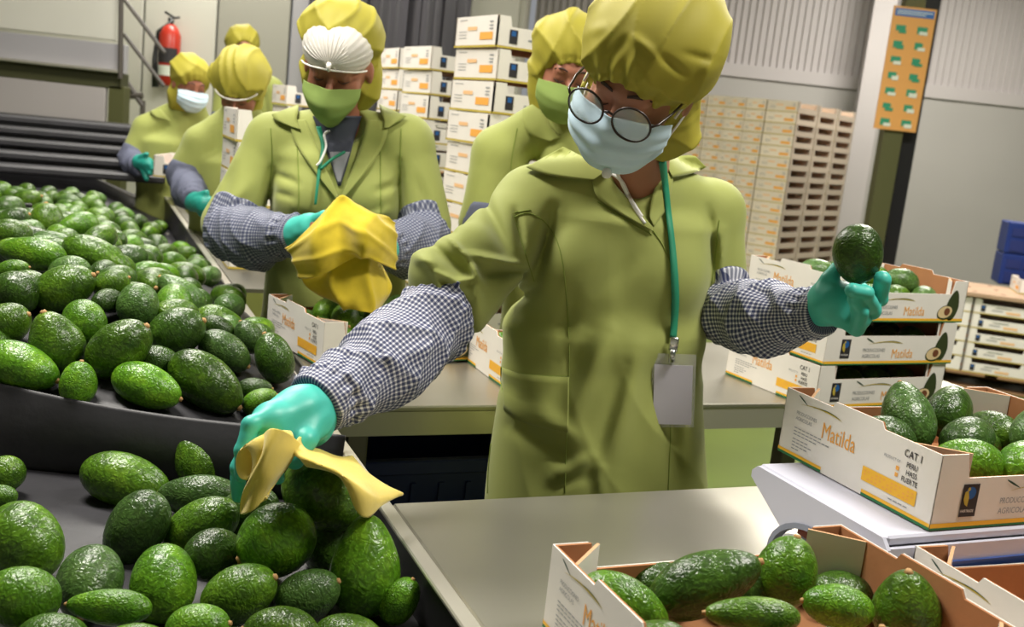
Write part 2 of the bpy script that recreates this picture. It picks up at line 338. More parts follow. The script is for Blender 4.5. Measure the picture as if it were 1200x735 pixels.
def nets(f, lo, hi, h, blk=6, margin=1.6):
    """surface nets on a sparse grid"""
    lo = np.array(lo, float); hi = np.array(hi, float); nb = np.ceil((hi-lo)/(h*blk)).astype(int); n = nb*blk+1
    V = np.full(n, 1.0, np.float32)
    bi = np.stack(np.meshgrid(*[np.arange(k) for k in nb], indexing='ij'), -1).reshape(-1, 3)
    cen = lo+(bi+.5)*blk*h; fc = f(cen.astype(np.float32)); rad = blk*h*.87*margin
    for b_, v in zip(bi[fc < -rad], fc[fc < -rad]): V[b_[0]*blk:b_[0]*blk+blk+1, b_[1]*blk:b_[1]*blk+blk+1, b_[2]*blk:b_[2]*blk+blk+1] = -1
    act = bi[np.abs(fc) <= rad]
    loc = np.stack(np.meshgrid(*[np.arange(blk+1)]*3, indexing='ij'), -1).reshape(-1, 3)
    for s_ in range(0, len(act), 800):
        A = act[s_:s_+800]; idx = (A[:, None, :]*blk+loc[None]).reshape(-1, 3)
        V[idx[:, 0], idx[:, 1], idx[:, 2]] = f((lo+idx*h).astype(np.float32))
    S = V < 0; c = [slice(0, -1), slice(1, None)]
    cnt = np.zeros(np.array(V.shape)-1, np.int8)
    for i in (0, 1):
        for j in (0, 1):
            for k in (0, 1): cnt += S[c[i], c[j], c[k]]
    cells = np.argwhere((cnt > 0) & (cnt < 8)); idm = -np.ones(cnt.shape, np.int32); idm[tuple(cells.T)] = np.arange(len(cells))
    acc = np.zeros((len(cells), 3)); num = np.zeros(len(cells))
    corners = [(i, j, k) for i in (0, 1) for j in (0, 1) for k in (0, 1)]
    for a in corners:
        for ax in range(3):
            if a[ax]: continue
            b = list(a); b[ax] = 1
            ia = cells+np.array(a); ib = cells+np.array(b); va = V[tuple(ia.T)]; vb = V[tuple(ib.T)]; m_ = (va < 0) != (vb < 0)
            t = np.where(m_, va/np.where(m_, va-vb, 1), 0); acc[m_] += (ia+t[:, None]*(ib-ia))[m_]; num[m_] += 1
    verts = lo+acc/num[:, None]*h; faces = []
    for ax in range(3):
        s0 = [slice(None)]*3; s1 = [slice(None)]*3; s0[ax] = slice(0, -1); s1[ax] = slice(1, None)
        A = S[tuple(s0)]; B = S[tuple(s1)]; e = np.argwhere(A != B); o1, o2 = [(1, 2), (2, 0), (0, 1)][ax]
        ok = (e[:, o1] > 0) & (e[:, o2] > 0) & (e[:, o1] < V.shape[o1]-1) & (e[:, o2] < V.shape[o2]-1); e = e[ok]
        sg = A[tuple(e.T)]
        def cid(d1, d2):
            q = e.copy(); q[:, o1] -= d1; q[:, o2] -= d2; return idm[tuple(q.T)]
        Q = np.stack([cid(1, 1), cid(0, 1), cid(0, 0), cid(1, 0)], 1); Q[~sg] = Q[~sg][:, ::-1]; faces.append(Q)
    faces = np.concatenate(faces); faces = faces[(faces >= 0).all(1)]
    return verts, faces
def sdf_obj(name, f, lo, hi, h, m, parent=None, uvfn=None, **pr):
    v, q = nets(f, lo, hi, h)
    me = bpy.data.meshes.new(name); me.vertices.add(len(v)); me.vertices.foreach_set('co', v.astype(np.float32).ravel())
    me.loops.add(len(q)*4); me.loops.foreach_set('vertex_index', q.astype(np.int32).ravel())
    me.polygons.add(len(q)); me.polygons.foreach_set('loop_start', np.arange(len(q), dtype=np.int32)*4)
    me.materials.append(m); me.update(calc_edges=True); me.validate()
    me.polygons.foreach_set('use_smooth', np.ones(len(me.polygons), dtype=bool))
    if uvfn is not None:
        U_ = uvfn(v); ul = me.uv_layers.new(name='UVMap'); li = np.zeros(len(me.loops), dtype=np.int32); me.loops.foreach_get('vertex_index', li)
        ul.data.foreach_set('uv', np.asarray(U_, dtype=np.float32)[li].ravel())
    return link(bpy.data.objects.new(name, me), parent, **pr)
def noise3(p, fr, seed=0):
    """cheap smooth pseudo noise"""
    r_ = np.random.RandomState(seed); s = 0
    for i in range(5):
        k = r_.normal(size=3); k = k/np.linalg.norm(k)*fr*(.7+.6*r_.rand()); s = s+np.sin(p@k.astype(np.float32)+r_.rand()*6.28)
    return s/3.
def ridges(p, d, fr, seed=0, w_=.9):
    """sharp cloth folds running across direction d"""
    d = np.array(d, float); d /= np.linalg.norm(d); ph = p@d.astype(np.float32)*fr+w_*noise3(p, fr*.45, seed); return (1-np.abs(np.sin(ph)))**2-.3
def pxy(p):
    q = p-CAM.astype(np.float32); k = q@FW.astype(np.float32); return 600+F*(q@RT.astype(np.float32))/k, 367.5-F*(q@UP.astype(np.float32))/k
def crease(lines):
    """folds of a garment where the survey shows them: ((x1,y1),(x2,y2),width,depth); depth>0 presses in"""
    def g(p):
        X, Y = pxy(p); s = np.zeros(len(p), np.float32)
        for (a, b, w_, dp) in lines:
            bx, by = b[0]-a[0], b[1]-a[1]; t = np.clip(((X-a[0])*bx+(Y-a[1])*by)/(bx*bx+by*by), 0, 1)
            d2 = (X-a[0]-t*bx)**2+(Y-a[1]-t*by)**2; s += dp*np.exp(-d2/(w_*w_))*(np.sin(pi*(.1+.8*t)))
        return s
    return g
def march(f, x, y, Y0, Y1, off=0.):
    """points where the view rays meet the garment"""
    X = np.array(x, float); Yp = np.array(y, float); D = np.stack([(X-600)/F]*3, -1)*RT-np.stack([(Yp-367.5)/F]*3, -1)*UP+FW; D = D/D[..., 1:2]
    sh = X.shape; D = D.reshape(-1, 3); t = np.full(len(D), Y0)
    for _ in range(60):
        q = (CAM+D*t[:, None]).astype(np.float32); v = f(q); t = np.minimum(t+np.clip(v-off, -.01, .03)*.8, Y1)
    return (CAM+D*t[:, None]).reshape(*sh, 3)
def drape(name, f, A, B, Y0, Y1, m, parent, off=.003, thick=.002, n=24, k=6, **pr):
    """strip of cloth between two outlines A and B lying on the garment"""
    a = catmull(A, n); b = catmull(B, n); t = np.linspace(0, 1, k)[:, None, None]; G = a[None]*(1-t)+b[None]*t
    W = march(f, G[..., 0], G[..., 1], Y0, Y1, off); Bk = W+np.array([0, thick, 0])
    vs = np.concatenate([W.reshape(-1, 3), Bk.reshape(-1, 3)]); K = n*k; fs = []
    for i in range(k-1):
        for j in range(n-1):
            c = i*n+j; fs.append((c, c+1, c+n+1, c+n)); fs.append((K+c, K+c+n, K+c+n+1, K+c+1))
    rim = list(range(n))+[i*n+n-1 for i in range(1, k)]+[(k-1)*n+j for j in range(n-2, -1, -1)]+[i*n for i in range(k-2, 0, -1)]
    for c, d in zip(rim, rim[1:]+rim[:1]): fs.append((d, c, K+c, K+d))
    return mesh_obj(name, vs, fs, m, parent, True, **pr)
def seam(name, f, pts, Y0, Y1, m, parent, r=.0008, off=.0005, n=40):
    a = catmull(pts, n); W = march(f, a[:, 0], a[:, 1], Y0, Y1, off); b = MB(); b.tube(list(W), r, m, 5); return b.build(name, parent, True)
# ================================================================== setting
def struct(name, mb, smooth=False): return mb.build(name, None, smooth, kind='structure')
b = MB(); b.box((-7, -2.5, -.1), (9, 11.9, 0), M['floor']); struct('floor', b)
b = MB(); b.box((-7, -2.5, 4.2), (9, 11.9, 4.3), M['ceil']); struct('ceiling', b)
# ribbed rear wall on the right: lower smooth panels, cap rail, ribbed cladding
root = empty('wall_rear', (3.5, 11.7, 0), kind='structure')
b = MB(); b.box((-3.6, -.04, 0), (5.4, .1, 2.22), M['wall_grey']); b.build('lower_panel', root)
b = MB(); b.box((-3.6, -.07, 2.22), (5.4, .1, 2.36), M['wall_rib']); b.build('cap_rail', root)
b = MB(); n = 118; prof = []
for i in range(n):
    x = -3.6+9.0*i/n; w_ = 9.0/n; prof += [(x, 0), (x+w_*.55, 0), (x+w_*.62, -.022), (x+w_*.93, -.022)]
prof.append((5.4, 0)); k = len(prof)
b.add([(x, y, 2.36) for x, y in prof]+[(x, y, 4.2) for x, y in prof], [(i, i+1, k+i+1, k+i) for i in range(k-1)], M['wall_rib'])
b.build('cladding', root, kind='stuff')
b = MB()
for x in (2.15, 4.4): b.box((x, -.052, 0), (x+.02, -.04, 2.22), M['wall_beige'])
b.build('panel_joint', root)
b = MB(); b.box((8.9, -2.5, 0), (9, 11.9, 4.2), M['wall_grey']); struct('wall_right', b)
b = MB(); b.box((-7, -2.5, 0), (-6.9, 11.9, 4.2), M['wall_white']); struct('wall_left', b)
b = MB(); b.box((-7, -2.6, 0), (9, -2.5, 4.2), M['wall_white']); struct('wall_front', b)
# rear wall on the left
root = empty('wall_left_rear', (-3.5, 8.6, 0), kind='structure')
def panel(name, x0, x1, m, y=0., z0=0., z1=4.2):
    q = MB(); q.box((x0+.01, y, z0), (x1-.01, y+.08, z1), m, bev=.004); return q.build(name, root)
for x0, x1, m in ((-3.4, -1.2, 'wall_white'), (-1.2, .25, 'wall_white'), (.25, .85, 'wall_white'), (.85, 1.45, 'wall_beige'), (1.45, 1.75, 'lilac')):
    panel('panel', x0, x1, M[m])
panel('panel', 2.85, 3.3, M['wall_beige']); q = MB(); q.box((3.26, .08, 0), (3.34, 3.1, 4.2), M['wall_beige']); q.build('return_panel', root)
b = MB(); b.box((1.6, 0.35, 0), (3.0, .4, 4.2), M['blackframe']); b.build('dark_opening', root)
# strip curtains of dark plastic
for nm, x0, n_, lab in (('strip_curtain', -1.90, 9, 'dark plastic strip curtain hanging behind the worker in a hair net'),):
    cr = empty(nm, (x0, 8.55, 0), label=lab, category='curtain')
    for i in range(n_+4):
        q = MB(); xx = i*.1
        pts = [(xx+.1*t, .02*sin(6.28*(t*.5)+i)-.012*(i % 2)) for t in np.linspace(0, 1.05, 6)]
        q.add([(x, y, .05) for x, y in pts]+[(x, y, 4.1) for x, y in pts]+[(x, y+.004, .05) for x, y in pts]+[(x, y+.004, 4.1) for x, y in pts],
              [(j, j+1, 7+j, 6+j) for j in range(5)]+[(12+j+1, 12+j, 18+j, 19+j) for j in range(5)], M['curtain'])
        q.build('strip', cr, True)
# white door frame, olive post and its painted shadow gap beside the big carton stack
def at_box(name, x0, x1, y, z0, z1, d, m, parent=None, bev=.003):
    q = MB(); q.box((x0, y, z0), (x1, y+d, z1), m, bev=bev); return q.build(name, parent)
tag(at_box('white_column', 3.42, 3.66, 11.2, 0, 4.15, .1, M['wall_rib']), 'pale narrow column behind the tall carton stack, left of the olive post', 'column')
tag(at_box('steel_post', 2.98, 3.14, 8.9, 0, 4.15, .14, M['olive']), 'olive steel post carrying the orange poster', 'post')
tag(at_box('shadow_gap_strip', 3.16, 3.30, 9.0, 0, 4.15, .05, M['blackframe']), 'dark narrow strip painted as the shadow gap beside the olive post', 'board')  # black strip, the shadow in the gap put into its colour
pr_ = empty('safety_poster', (3.05, 8.86, 1.74), label='tall orange poster with blue header and two columns of green pictograms', category='poster')
q = MB(); q.box((-.17, 0, 0), (.17, .012, 1.17), M['poster']); q.build('board', pr_)
q = MB(); q.box((-.155, -.004, 1.08), (.155, 0, 1.15), M['posterblue']); q.build('header', pr_)
q = MB()
for a in range(2): q.box((-.14, -.006, 1.122-a*.022), (.14-.05*a, -.004, 1.13-a*.022), M['posterwhite'])
q.build('header_lettering', pr_)
for i in range(7):
    for j in range(2):
        q = MB(); x = -.085+j*.17; z = .96-i*.148
        q.box((x-.05, -.004, z-.035), (x+.05, 0, z+.035), M['poster'])
        rr = random.Random(i*3+j); q.box((x-.045, -.006, z-.035+.02*rr.random()), (x+.01+.03*rr.random(), -.004, z+.035), M['postergreen'])
        q.box((x-.01-.02*rr.random(), -.007, z-.04), (x+.04, -.005, z-.012+.02*rr.random()), M['posterwhite'] if rr.random() < .5 else M['postergreen'])
        q.box((x-.015, -.008, z+.0), (x+.02, -.006, z+.025), M['postergreen'])
        q.build('pictogram', pr_)
pr_.scale = (1.05, 1, .86)

# machine frame, stair rail and extinguisher at the left rear
mf = empty('machine_frame', (-3.4, 6.6, 0), label='raised machine frame with olive beams and pale side panels at the left rear', category='machine')
for nm, x0, x1, z0, z1, d, m in (('side_board', -3.2, .80, 1.50, 1.68, .05, 'lilac'), ('beam', -3.2, .78, 1.40, 1.50, .12, 'olive_dk'), ('ledge', -3.2, .79, 1.50, 1.52, -.06, 'steel_edge'),
        ('leg', .70, .80, 0, 1.42, .1, 'olive'), ('leg', -1.2, -1.1, 0, 1.42, .1, 'olive'), ('beam', .0-3.2, .72, .98, 1.06, .08, 'olive_dk'), ('side_panel', -3.2, .68, 1.06, 1.40, .04, 'wall_rib'), ('upper_panel', -3.2, .74, 1.70, 3.2, .05, 'wall_white')):
    q = MB(); q.box((x0, min(0, d), z0), (x1, max(0, d), z1), M[m], bev=.004); q.build(nm, mf)
st = empty('stair_rail', (-2.6, 6.5, 0), label='dark sloping stair handrails fixed to a post beside the machine frame', category='handrail')
def rail(nm, a, b_, r_=.014): q = MB(); q.tube([np.array(a)-np.array([-2.6, 6.5, 0]), np.array(b_)-np.array([-2.6, 6.5, 0])], r_, M['rail'], 8); q.build(nm, st)
rail('post', P(142, -20, 6.55), P(141, 92, 6.55), .016)
rail('bar', P(146, 0, 6.9), P(193, 62, 6.9)); rail('bar', P(145, 40, 6.9), P(192, 101, 6.9)); rail('bar', P(142, 88, 6.9), P(168, 124, 6.9), .02)
rail('bracket', P(151, 112, 6.9), P(167, 112, 6.9), .022)
rail('post', P(168, 118, 6.9), [P(168, 118, 6.9)[0], 6.9, 0.0], .015)
ex = P(199, 52, 8.48); er = empty('fire_extinguisher', (ex[0], ex[1], ex[2]-.33), label='red fire extinguisher with dark label hung on the white wall', category='fire extinguisher')
q = MB(); q.tube([(0, 0, 0), (0, 0, .03), (0, 0, .4), (0, 0, .46), (0, 0, .49)], [.07, .085, .085, .06, .03], M['red'], 20); q.build('cylinder', er, True)
q = MB(); q.tube([(0, 0, .49), (0, 0, .54)], .022, M['blackframe'], 10); q.tube([(-.05, 0, .58), (.03, 0, .54), (.07, 0, .55)], .01, M['blackframe'], 6); q.build('valve', er, True)
q = MB(); q.tube([(.03, -.02, .52), (-.09, -.03, .42), (-.1, -.05, .2), (-.08, -.06, -.02)], [.012, .014, .02, .03], M['blackframe'], 8); q.build('hose', er, True)
q = MB()
for z0, z1 in ((.08, .16), (.18, .3)):
    vs = []; 
    for a in np.linspace(-1.1, 1.1, 9): vs += [(.0865*sin(a), -.0865*cos(a), z0), (.0865*sin(a), -.0865*cos(a), z1)]
    q.add(vs, [(2*i, 2*i+2, 2*i+3, 2*i+1) for i in range(8)], M['ink_black'] if z0 > .1 else M['posterwhite'])
q.build('sticker', er)
q = MB(); q.box((-.03, .05, .3), (.03, .11, .36), M['blackframe']); q.build('wall_bracket', er)
# ceiling lamps that carry the light
for (x, y, z, sx, sy) in ((-1.0, 1.9, 3.3, 1.3, .5), (1.2, 1.3, 3.3, 1.3, .5), (-1.6, 4.6, 3.6, 1.6, .8), (2.2, 5.6, 3.8, 1.8, .8)):
    lr = empty('ceiling_lamp', (x, y, z+.02), label='white rectangular ceiling lamp housing above the hall', category='lamp', group='ceiling lamps')
    q = MB(); q.box((-sx/2-.03, -sy/2-.03, .02), (sx/2+.03, sy/2+.03, .1), M['lampm'], bev=.01); q.build('housing', lr)
    q = MB()
    for a in (-.4, .4): q.tube([(a, 0, .1), (a, 0, 4.19-z)], .008, M['lampm'], 6)
    q.build('hanger', lr)

# floor stripes
root = empty('trim_1', (0, 0, 0), kind='structure')
for a, b_, w_ in ((uv(1.9, .35), uv(1.9, 4.5), .10), (uv(1.2, 4.2), uv(6.5, 1.9), .1)):
    a = np.array(a); b_ = np.array(b_); t = (b_-a)/np.linalg.norm(b_-a); n_ = np.array([-t[1], t[0], 0])*w_/2; z = np.array([0, 0, .002])
    q = MB(); q.add([a-n_+z, b_-n_+z, b_+n_+z, a+n_+z, a-n_, b_-n_, b_+n_, a+n_], [(0, 1, 2, 3), (0, 4, 5, 1), (3, 2, 6, 7)], M['stripe']); q.build('floor_stripe', root)

# ================================================================== steel tables
def table(name, u0, u1, v0, v1, ztop, label, apron=.05, legs=(), lip=.004):
    o = uv(0, 0); t = empty(name, (o[0], o[1], 0), ANG, label=label, category='table')
    q = MB(); q.box((u0, v0, ztop-.012), (u1, v1, ztop), M['steel'], bev=.003); q.build('tabletop', t)
    for (a, b_, c, d) in ((u0+.004, v0+.003, u1-.004, v0+.015), (u0+.004, v1-.015, u1-.004, v1-.003), (u0+.003, v0+.02, u0+.015, v1-.02), (u1-.015, v0+.02, u1-.003, v1-.02)):
        q = MB(); q.box((a, b_, ztop-apron), (c, d, ztop-.012), M['steel_edge']); q.build('apron', t)
    for (lu, lv) in legs:
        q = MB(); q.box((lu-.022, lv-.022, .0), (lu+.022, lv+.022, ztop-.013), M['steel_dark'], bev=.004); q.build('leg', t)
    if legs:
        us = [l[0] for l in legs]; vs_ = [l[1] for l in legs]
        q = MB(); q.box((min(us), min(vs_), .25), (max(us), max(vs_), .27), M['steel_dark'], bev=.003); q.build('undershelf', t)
    return t
table('steel_table', .006, 1.45, -1.05, 0.0, .90, 'brushed steel table in front of the worker in glasses, cartons and scale on it', legs=((.06, -.05), (1.4, -.05), (.06, -1.0), (1.4, -1.0)))
table('steel_table', .03, 1.75, .478, 1.08, .90, 'steel table behind the worker in glasses, with the three-carton stack', apron=.06, legs=((.09, .54), (1.16, .56), (1.7, .54), (.09, 1.03), (1.7, 1.03)))

# ================================================================== conveyor (frame u<0), belts, rail, partitions
o = uv(0, 0); cv = empty('sorting_conveyor', (o[0], o[1], 0), ANG, label='long black sorting conveyor with steel rail, running from the lower left to the far left', category='conveyor')
def ztop_belt(v, u=-.4):
    y = 1.41+.40*u+.916*v
    base = np.interp(y, [1.58, 1.7, 1.95, 2.5, 3.6, 4.6, 6.5], [.92, .965, 1.05, 1.04, .96, .91, .90])
    return base-.13*np.clip((u+.36)/.34, 0, 1)
def v_part(u): return (1.607-1.41-.40*u)/.916
q = MB(); q.prism([(-2.2, -1.1), (-.012, -1.1), (-.012, v_part(-.012)), (-2.2, v_part(-2.2))], .80, .82, M['belt'], lambda s, z, t: (s, z, t)); q.build('lower_belt', cv)
b = MB(); us = np.linspace(-2.2, -.014, 14); vv = np.linspace(0, 1, 44)**1.4
vq = lambda u, t: v_part(u)+.004+(5.1-v_part(u))*t
vs = [(u, vq(u, v), ztop_belt(vq(u, v), u)) for v in vv for u in us]+[(u, vq(u, v), ztop_belt(vq(u, v), u)-.02) for v in vv for u in us]; K = len(us)*len(vv); nu = len(us); fs = []
for i in range(len(vv)-1):
    for j in range(nu-1): a = i*nu+j; fs += [(a, a+1, a+nu+1, a+nu), (K+a, K+a+nu, K+a+nu+1, K+a+1)]
for j in range(nu-1): fs += [(j, K+j, K+j+1, j+1)]
b.add(vs, fs, M['belt']); b.build('upper_belt', cv, True)
q = MB(); q.box((-.012, -1.1, .70), (.0, 5.1, .895), M['blackframe']); q.build('side_wall', cv)
q = MB(); q.box((-.018, -1.1, .895), (.004, 5.1, .902), M['steel_edge'], bev=.002); q.build('rail_cap', cv)
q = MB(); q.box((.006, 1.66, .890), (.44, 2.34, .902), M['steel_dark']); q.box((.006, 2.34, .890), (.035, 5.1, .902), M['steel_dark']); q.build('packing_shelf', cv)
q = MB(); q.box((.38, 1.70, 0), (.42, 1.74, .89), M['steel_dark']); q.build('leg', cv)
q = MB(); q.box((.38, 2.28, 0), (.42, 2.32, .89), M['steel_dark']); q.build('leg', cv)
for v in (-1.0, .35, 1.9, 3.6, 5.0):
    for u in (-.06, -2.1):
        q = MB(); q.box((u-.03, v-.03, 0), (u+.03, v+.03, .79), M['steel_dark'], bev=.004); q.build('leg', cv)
# padded partition between the two belts
A_ = P(-60, 549, 1.56); 
def part_pt(s, h):   # s 0..1 left->right, h 0..1 bottom->top
    bl = np.array([-1.25, 1.575, .822]); br = np.array([-.25, 1.60, .822]); tl = np.array([-1.25, 1.60, .978]); tr = np.array([-.25, 1.605, .925])
    q_ = (bl*(1-s)+br*s)*(1-h)+(tl*(1-s)+tr*s)*h
    q_ = q_+np.array([0, -.012*sin(pi*h)-.006*sin(s*9+h*2), .006*sin(s*7)*h]); return q_
c_, s__ = cos(ANG), sin(ANG)
def to_cv(q_): x, y = q_[0]-o[0], q_[1]-o[1]; return (c_*x+s__*y, -s__*x+c_*y, q_[2])
sheet('padded_partition', [[to_cv(part_pt(s, h)) for s in np.linspace(0, 1, 8)] for h in np.linspace(1, 0, 5)], M['belt'], cv, 40, 16, .012)
# far dividers and the ridged chute end
q = MB(); q.box((-2.2, 2.02, .95), (-.55, 2.04, 1.07), M['blackframe'], bev=.003); q.build('divider', cv)
for i in range(5):
    q = MB(); z = .99+i*.052; q.box((-2.2, 4.1+i*.16, z-.02), (-.02, 4.1+i*.16+.15, z+.02), M['belt'], bev=.01); q.build('ridged_slat', cv)
q = MB(); q.tube([(-2.2, 4.1, 1.02), (-2.2, 4.95, 1.3)], .02, M['blackframe'], 6); q.box((-2.2, 4.92, .9), (-.02, 5.0, 1.22), M['blackframe']); q.build('chute_frame', cv)
# ================================================================== avocados
def pear_mesh(name, kind, nu, nv, seed):
    t = np.linspace(0, 1, nv); prof = []
    for s in t:                       # s: 0 blossom end .. 1 stem end
        a = s*pi; z = -.5*cos(a); base = sin(a)**.92
        neck = {'egg': .10, 'pear': .30, 'round': .03, 'long': .22}[kind]
        r_ = base*(1-neck*(1/(1+math.exp(-(s-.60)*11))))
        if kind == 'pear': z = z*1.0
        prof.append((r_, z))
    mx = max(p[0] for p in prof); rs = np.random.RandomState(seed); vs = []
    ph = rs.rand(4)*6.28
    for r_, z in prof[1:-1]:
        for j in range(nu):
            th = 2*pi*j/nu; k = 1+.012*sin(3*th+z*5+ph[0])+.016*sin(2*th+ph[1]+z*3)
            if nu > 20: k += .010*sin(9*th+ph[2]+z*19)*sin(z*23+5*th)+.007*sin(17*th+z*31+ph[3])
            bend = .03*(z+.5)**2
            vs.append((.33*r_/mx*k*cos(th)+bend, .33*r_/mx*k*sin(th), z))
    n = nv-2; fs = [(i*nu+j, i*nu+(j+1) % nu, (i+1)*nu+(j+1) % nu, (i+1)*nu+j) for i in range(n-1) for j in range(nu)]
    vs += [(0, 0, -.5), (.03, 0, .485)]; k = n*nu
    fs += [(k, (j+1) % nu, j) for j in range(nu)]+[(k+1, (n-1)*nu+j, (n-1)*nu+(j+1) % nu) for j in range(nu)]
    me = bpy.data.meshes.new(name); me.from_pydata(vs, [], fs); me.polygons.foreach_set('use_smooth', np.ones(len(fs), dtype=bool)); me.update(); return me
_b = MB(); _b.tube([(.03, 0, .475), (.03, 0, .493), (.031, 0, .515), (.032, 0, .53)], [.042, .047, .037, .03], M['stem'], 10)
STEM = bpy.data.meshes.new('stem'); STEM.from_pydata(_b.v, [], _b.f); STEM.materials.append(M['stem']); STEM.polygons.foreach_set('use_smooth', np.ones(len(_b.f), dtype=bool))
AVM = {}
for lod, (nu, nv) in (('hi', (44, 34)), ('lo', (16, 13))):
    for k_ in ('egg', 'pear', 'round', 'long'):
        for mi in range(4):
            me = pear_mesh('avocado', k_, nu, nv, mi*7+len(k_)); me.materials.append(AV[mi]); AVM[lod, k_, mi] = me
AVO = []
def avocado(pos, W, L, axis, kind='egg', mi=0, lod='hi', label='', group=None, spin=0., stem=True, name='avocado'):
    z = np.array(axis, float); z /= np.linalg.norm(z); a = np.array([0, 0, 1.]) if abs(z[2]) < .9 else np.array([0, 1., 0]); x = np.cross(a, z); x /= np.linalg.norm(x); y = np.cross(z, x)
    x, y = x*cos(spin)+y*sin(spin), -x*sin(spin)+y*cos(spin); s = W/.66
    o_ = bpy.data.objects.new(name, AVM[lod, kind, mi]); COL.objects.link(o_)
    o_.matrix_world = Matrix(((x[0]*s, y[0]*s, z[0]*L, pos[0]), (x[1]*s, y[1]*s, z[1]*L, pos[1]), (x[2]*s, y[2]*s, z[2]*L, pos[2]), (0, 0, 0, 1)))
    tag(o_, label, 'avocado', group)
    if stem:
        c = bpy.data.objects.new('stem', STEM); COL.objects.link(c); c.parent = o_
    AVO.append((np.array(pos, float), W, L, z, o_)); return o_
def imdir(th, tau): th = radians(th); tau = radians(tau); return cos(tau)*(cos(th)*RT+sin(th)*UP)-sin(tau)*FW
def belt_z(q): v_ = (q[:2]-O2)@D2; u_ = (q[:2]-O2)@E2; return .82 if q[1] < 1.59 else float(ztop_belt(v_, u_))
def on_surface(px, py, h, Y0=.9):
    Y = Y0
    while Y < 9:
        q = P(px, py, Y)
        if q[2] <= belt_z(q)+h: return q
        Y += .004
    return P(px, py, 2.)
# (px, py, short px, long px, stem direction in the picture, lean to the viewer, height above the belt, kind, skin, label)
LOWER = [
 (147, 562, 62, 106, -14, 0, .036, 'egg', 0, 'avocado lying alone against the black partition, left of the small upright-stemmed one'),
 (229, 541, 50, 70, 122, 10, .034, 'pear', 0, 'small avocado with stem up against the partition, left of the teal glove'),
 (234, 582, 52, 98, 176, 0, .036, 'long', 3, 'pale green avocado whose stem points left beneath the yellow cloth'),
 (159, 620, 68, 98, 238, 0, .038, 'egg', 3, 'avocado leaning diagonally beside the bare patch of belt'),
 (236, 617, 60, 94, 208, 0, .036, 'egg', 0, 'avocado lying behind the dull dark one with its stem to the viewer'),
 (249, 652, 62, 72, 190, 55, .055, 'egg', 1, 'dull dark avocado with orange stem turned to the viewer'),
 (27, 636, 84, 98, -50, 25, .045, 'round', 0, 'big glossy avocado at the left edge, below the partition'),
 (192, 684, 76, 84, 95, -40, .042, 'round', 2, 'round bright green avocado right of the dusty one'),
 (105, 684, 74, 96, -80, 48, .045, 'egg', 3, 'dusty grey-green avocado with orange stem pointing down to the viewer'),
 (128, 712, 42, 100, 178, 0, .075, 'long', 2, 'slim bright avocado in the bottom row, stem to the left'),
 (22, 702, 72, 94, 178, 10, .07, 'egg', 2, 'avocado in the bottom left corner of the picture'),
 (280, 697, 66, 92, 25, 0, .05, 'egg', 0, 'avocado in the bottom row below the one under the cloth'),
 (324, 633, 84, 94, 205, 20, .085, 'round', 2, 'large shiny avocado directly below the tip of the yellow cloth'),
 (378, 580, 78, 102, -38, 0, .11, 'egg', 0, 'avocado being wiped under the yellow cloth'),
 (427, 664, 82, 120, 89, -5, .065, 'pear', 2, 'large pear-shaped avocado standing stem up beside the steel rail'),
 (360, 699, 60, 80, 25, 0, .045, 'egg', 3, 'avocado half hidden left of the pear-shaped upright one'),
 (468, 704, 44, 60, 60, 0, .035, 'egg', 2, 'small avocado squeezed between the upright one and the rail'),
 (4, 556, 44, 50, 200, 0, .036, 'round', 0, 'avocado cut by the left picture edge just below the partition'),
 (-2, 582, 28, 44, 180, 0, .03, 'egg', 2, 'avocado at the left picture edge above the big glossy one'),
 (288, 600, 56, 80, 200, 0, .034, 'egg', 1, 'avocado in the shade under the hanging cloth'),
 (232, 735, 56, 76, 10, 0, .075, 'egg', 2, 'avocado showing only its top at the bottom edge between the bottom-row fruit'),
 (330, 745, 66, 90, 170, 0, .05, 'egg', 0, ''), (60, 752, 66, 90, 10, 0, .05, 'egg', 1, ''), (160, 765, 66, 90, 170, 0, .05, 'egg', 0, ''),
 (410, 755, 66, 90, 160, 0, .035, 'egg', 0, ''), (262, 775, 66, 90, 40, 0, .05, 'egg', 0, ''), (0, 775, 66, 90, 40, 0, .05, 'egg', 0, ''),
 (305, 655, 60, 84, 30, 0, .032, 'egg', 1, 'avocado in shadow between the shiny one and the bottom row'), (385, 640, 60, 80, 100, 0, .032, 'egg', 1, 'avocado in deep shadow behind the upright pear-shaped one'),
]
for (px, py, w_, l_, th, ta, h, kd, mi, lab) in LOWER:
    q = on_surface(px, py, h, .8); k = ((q-CAM)@FW)/F; W = w_*k*1.0; L = l_*k
    if abs(ta) > 20: L = max(L, W*1.22)
    if py > 730: tag(avocado(q, W, L, imdir(th, ta), kd, mi, 'hi', 'avocado on the near belt below the bottom row', 'avocados on the near belt', th))
    else: avocado(q, W, L, imdir(th, ta), kd, mi, 'hi', lab, 'avocados on the near belt', th)
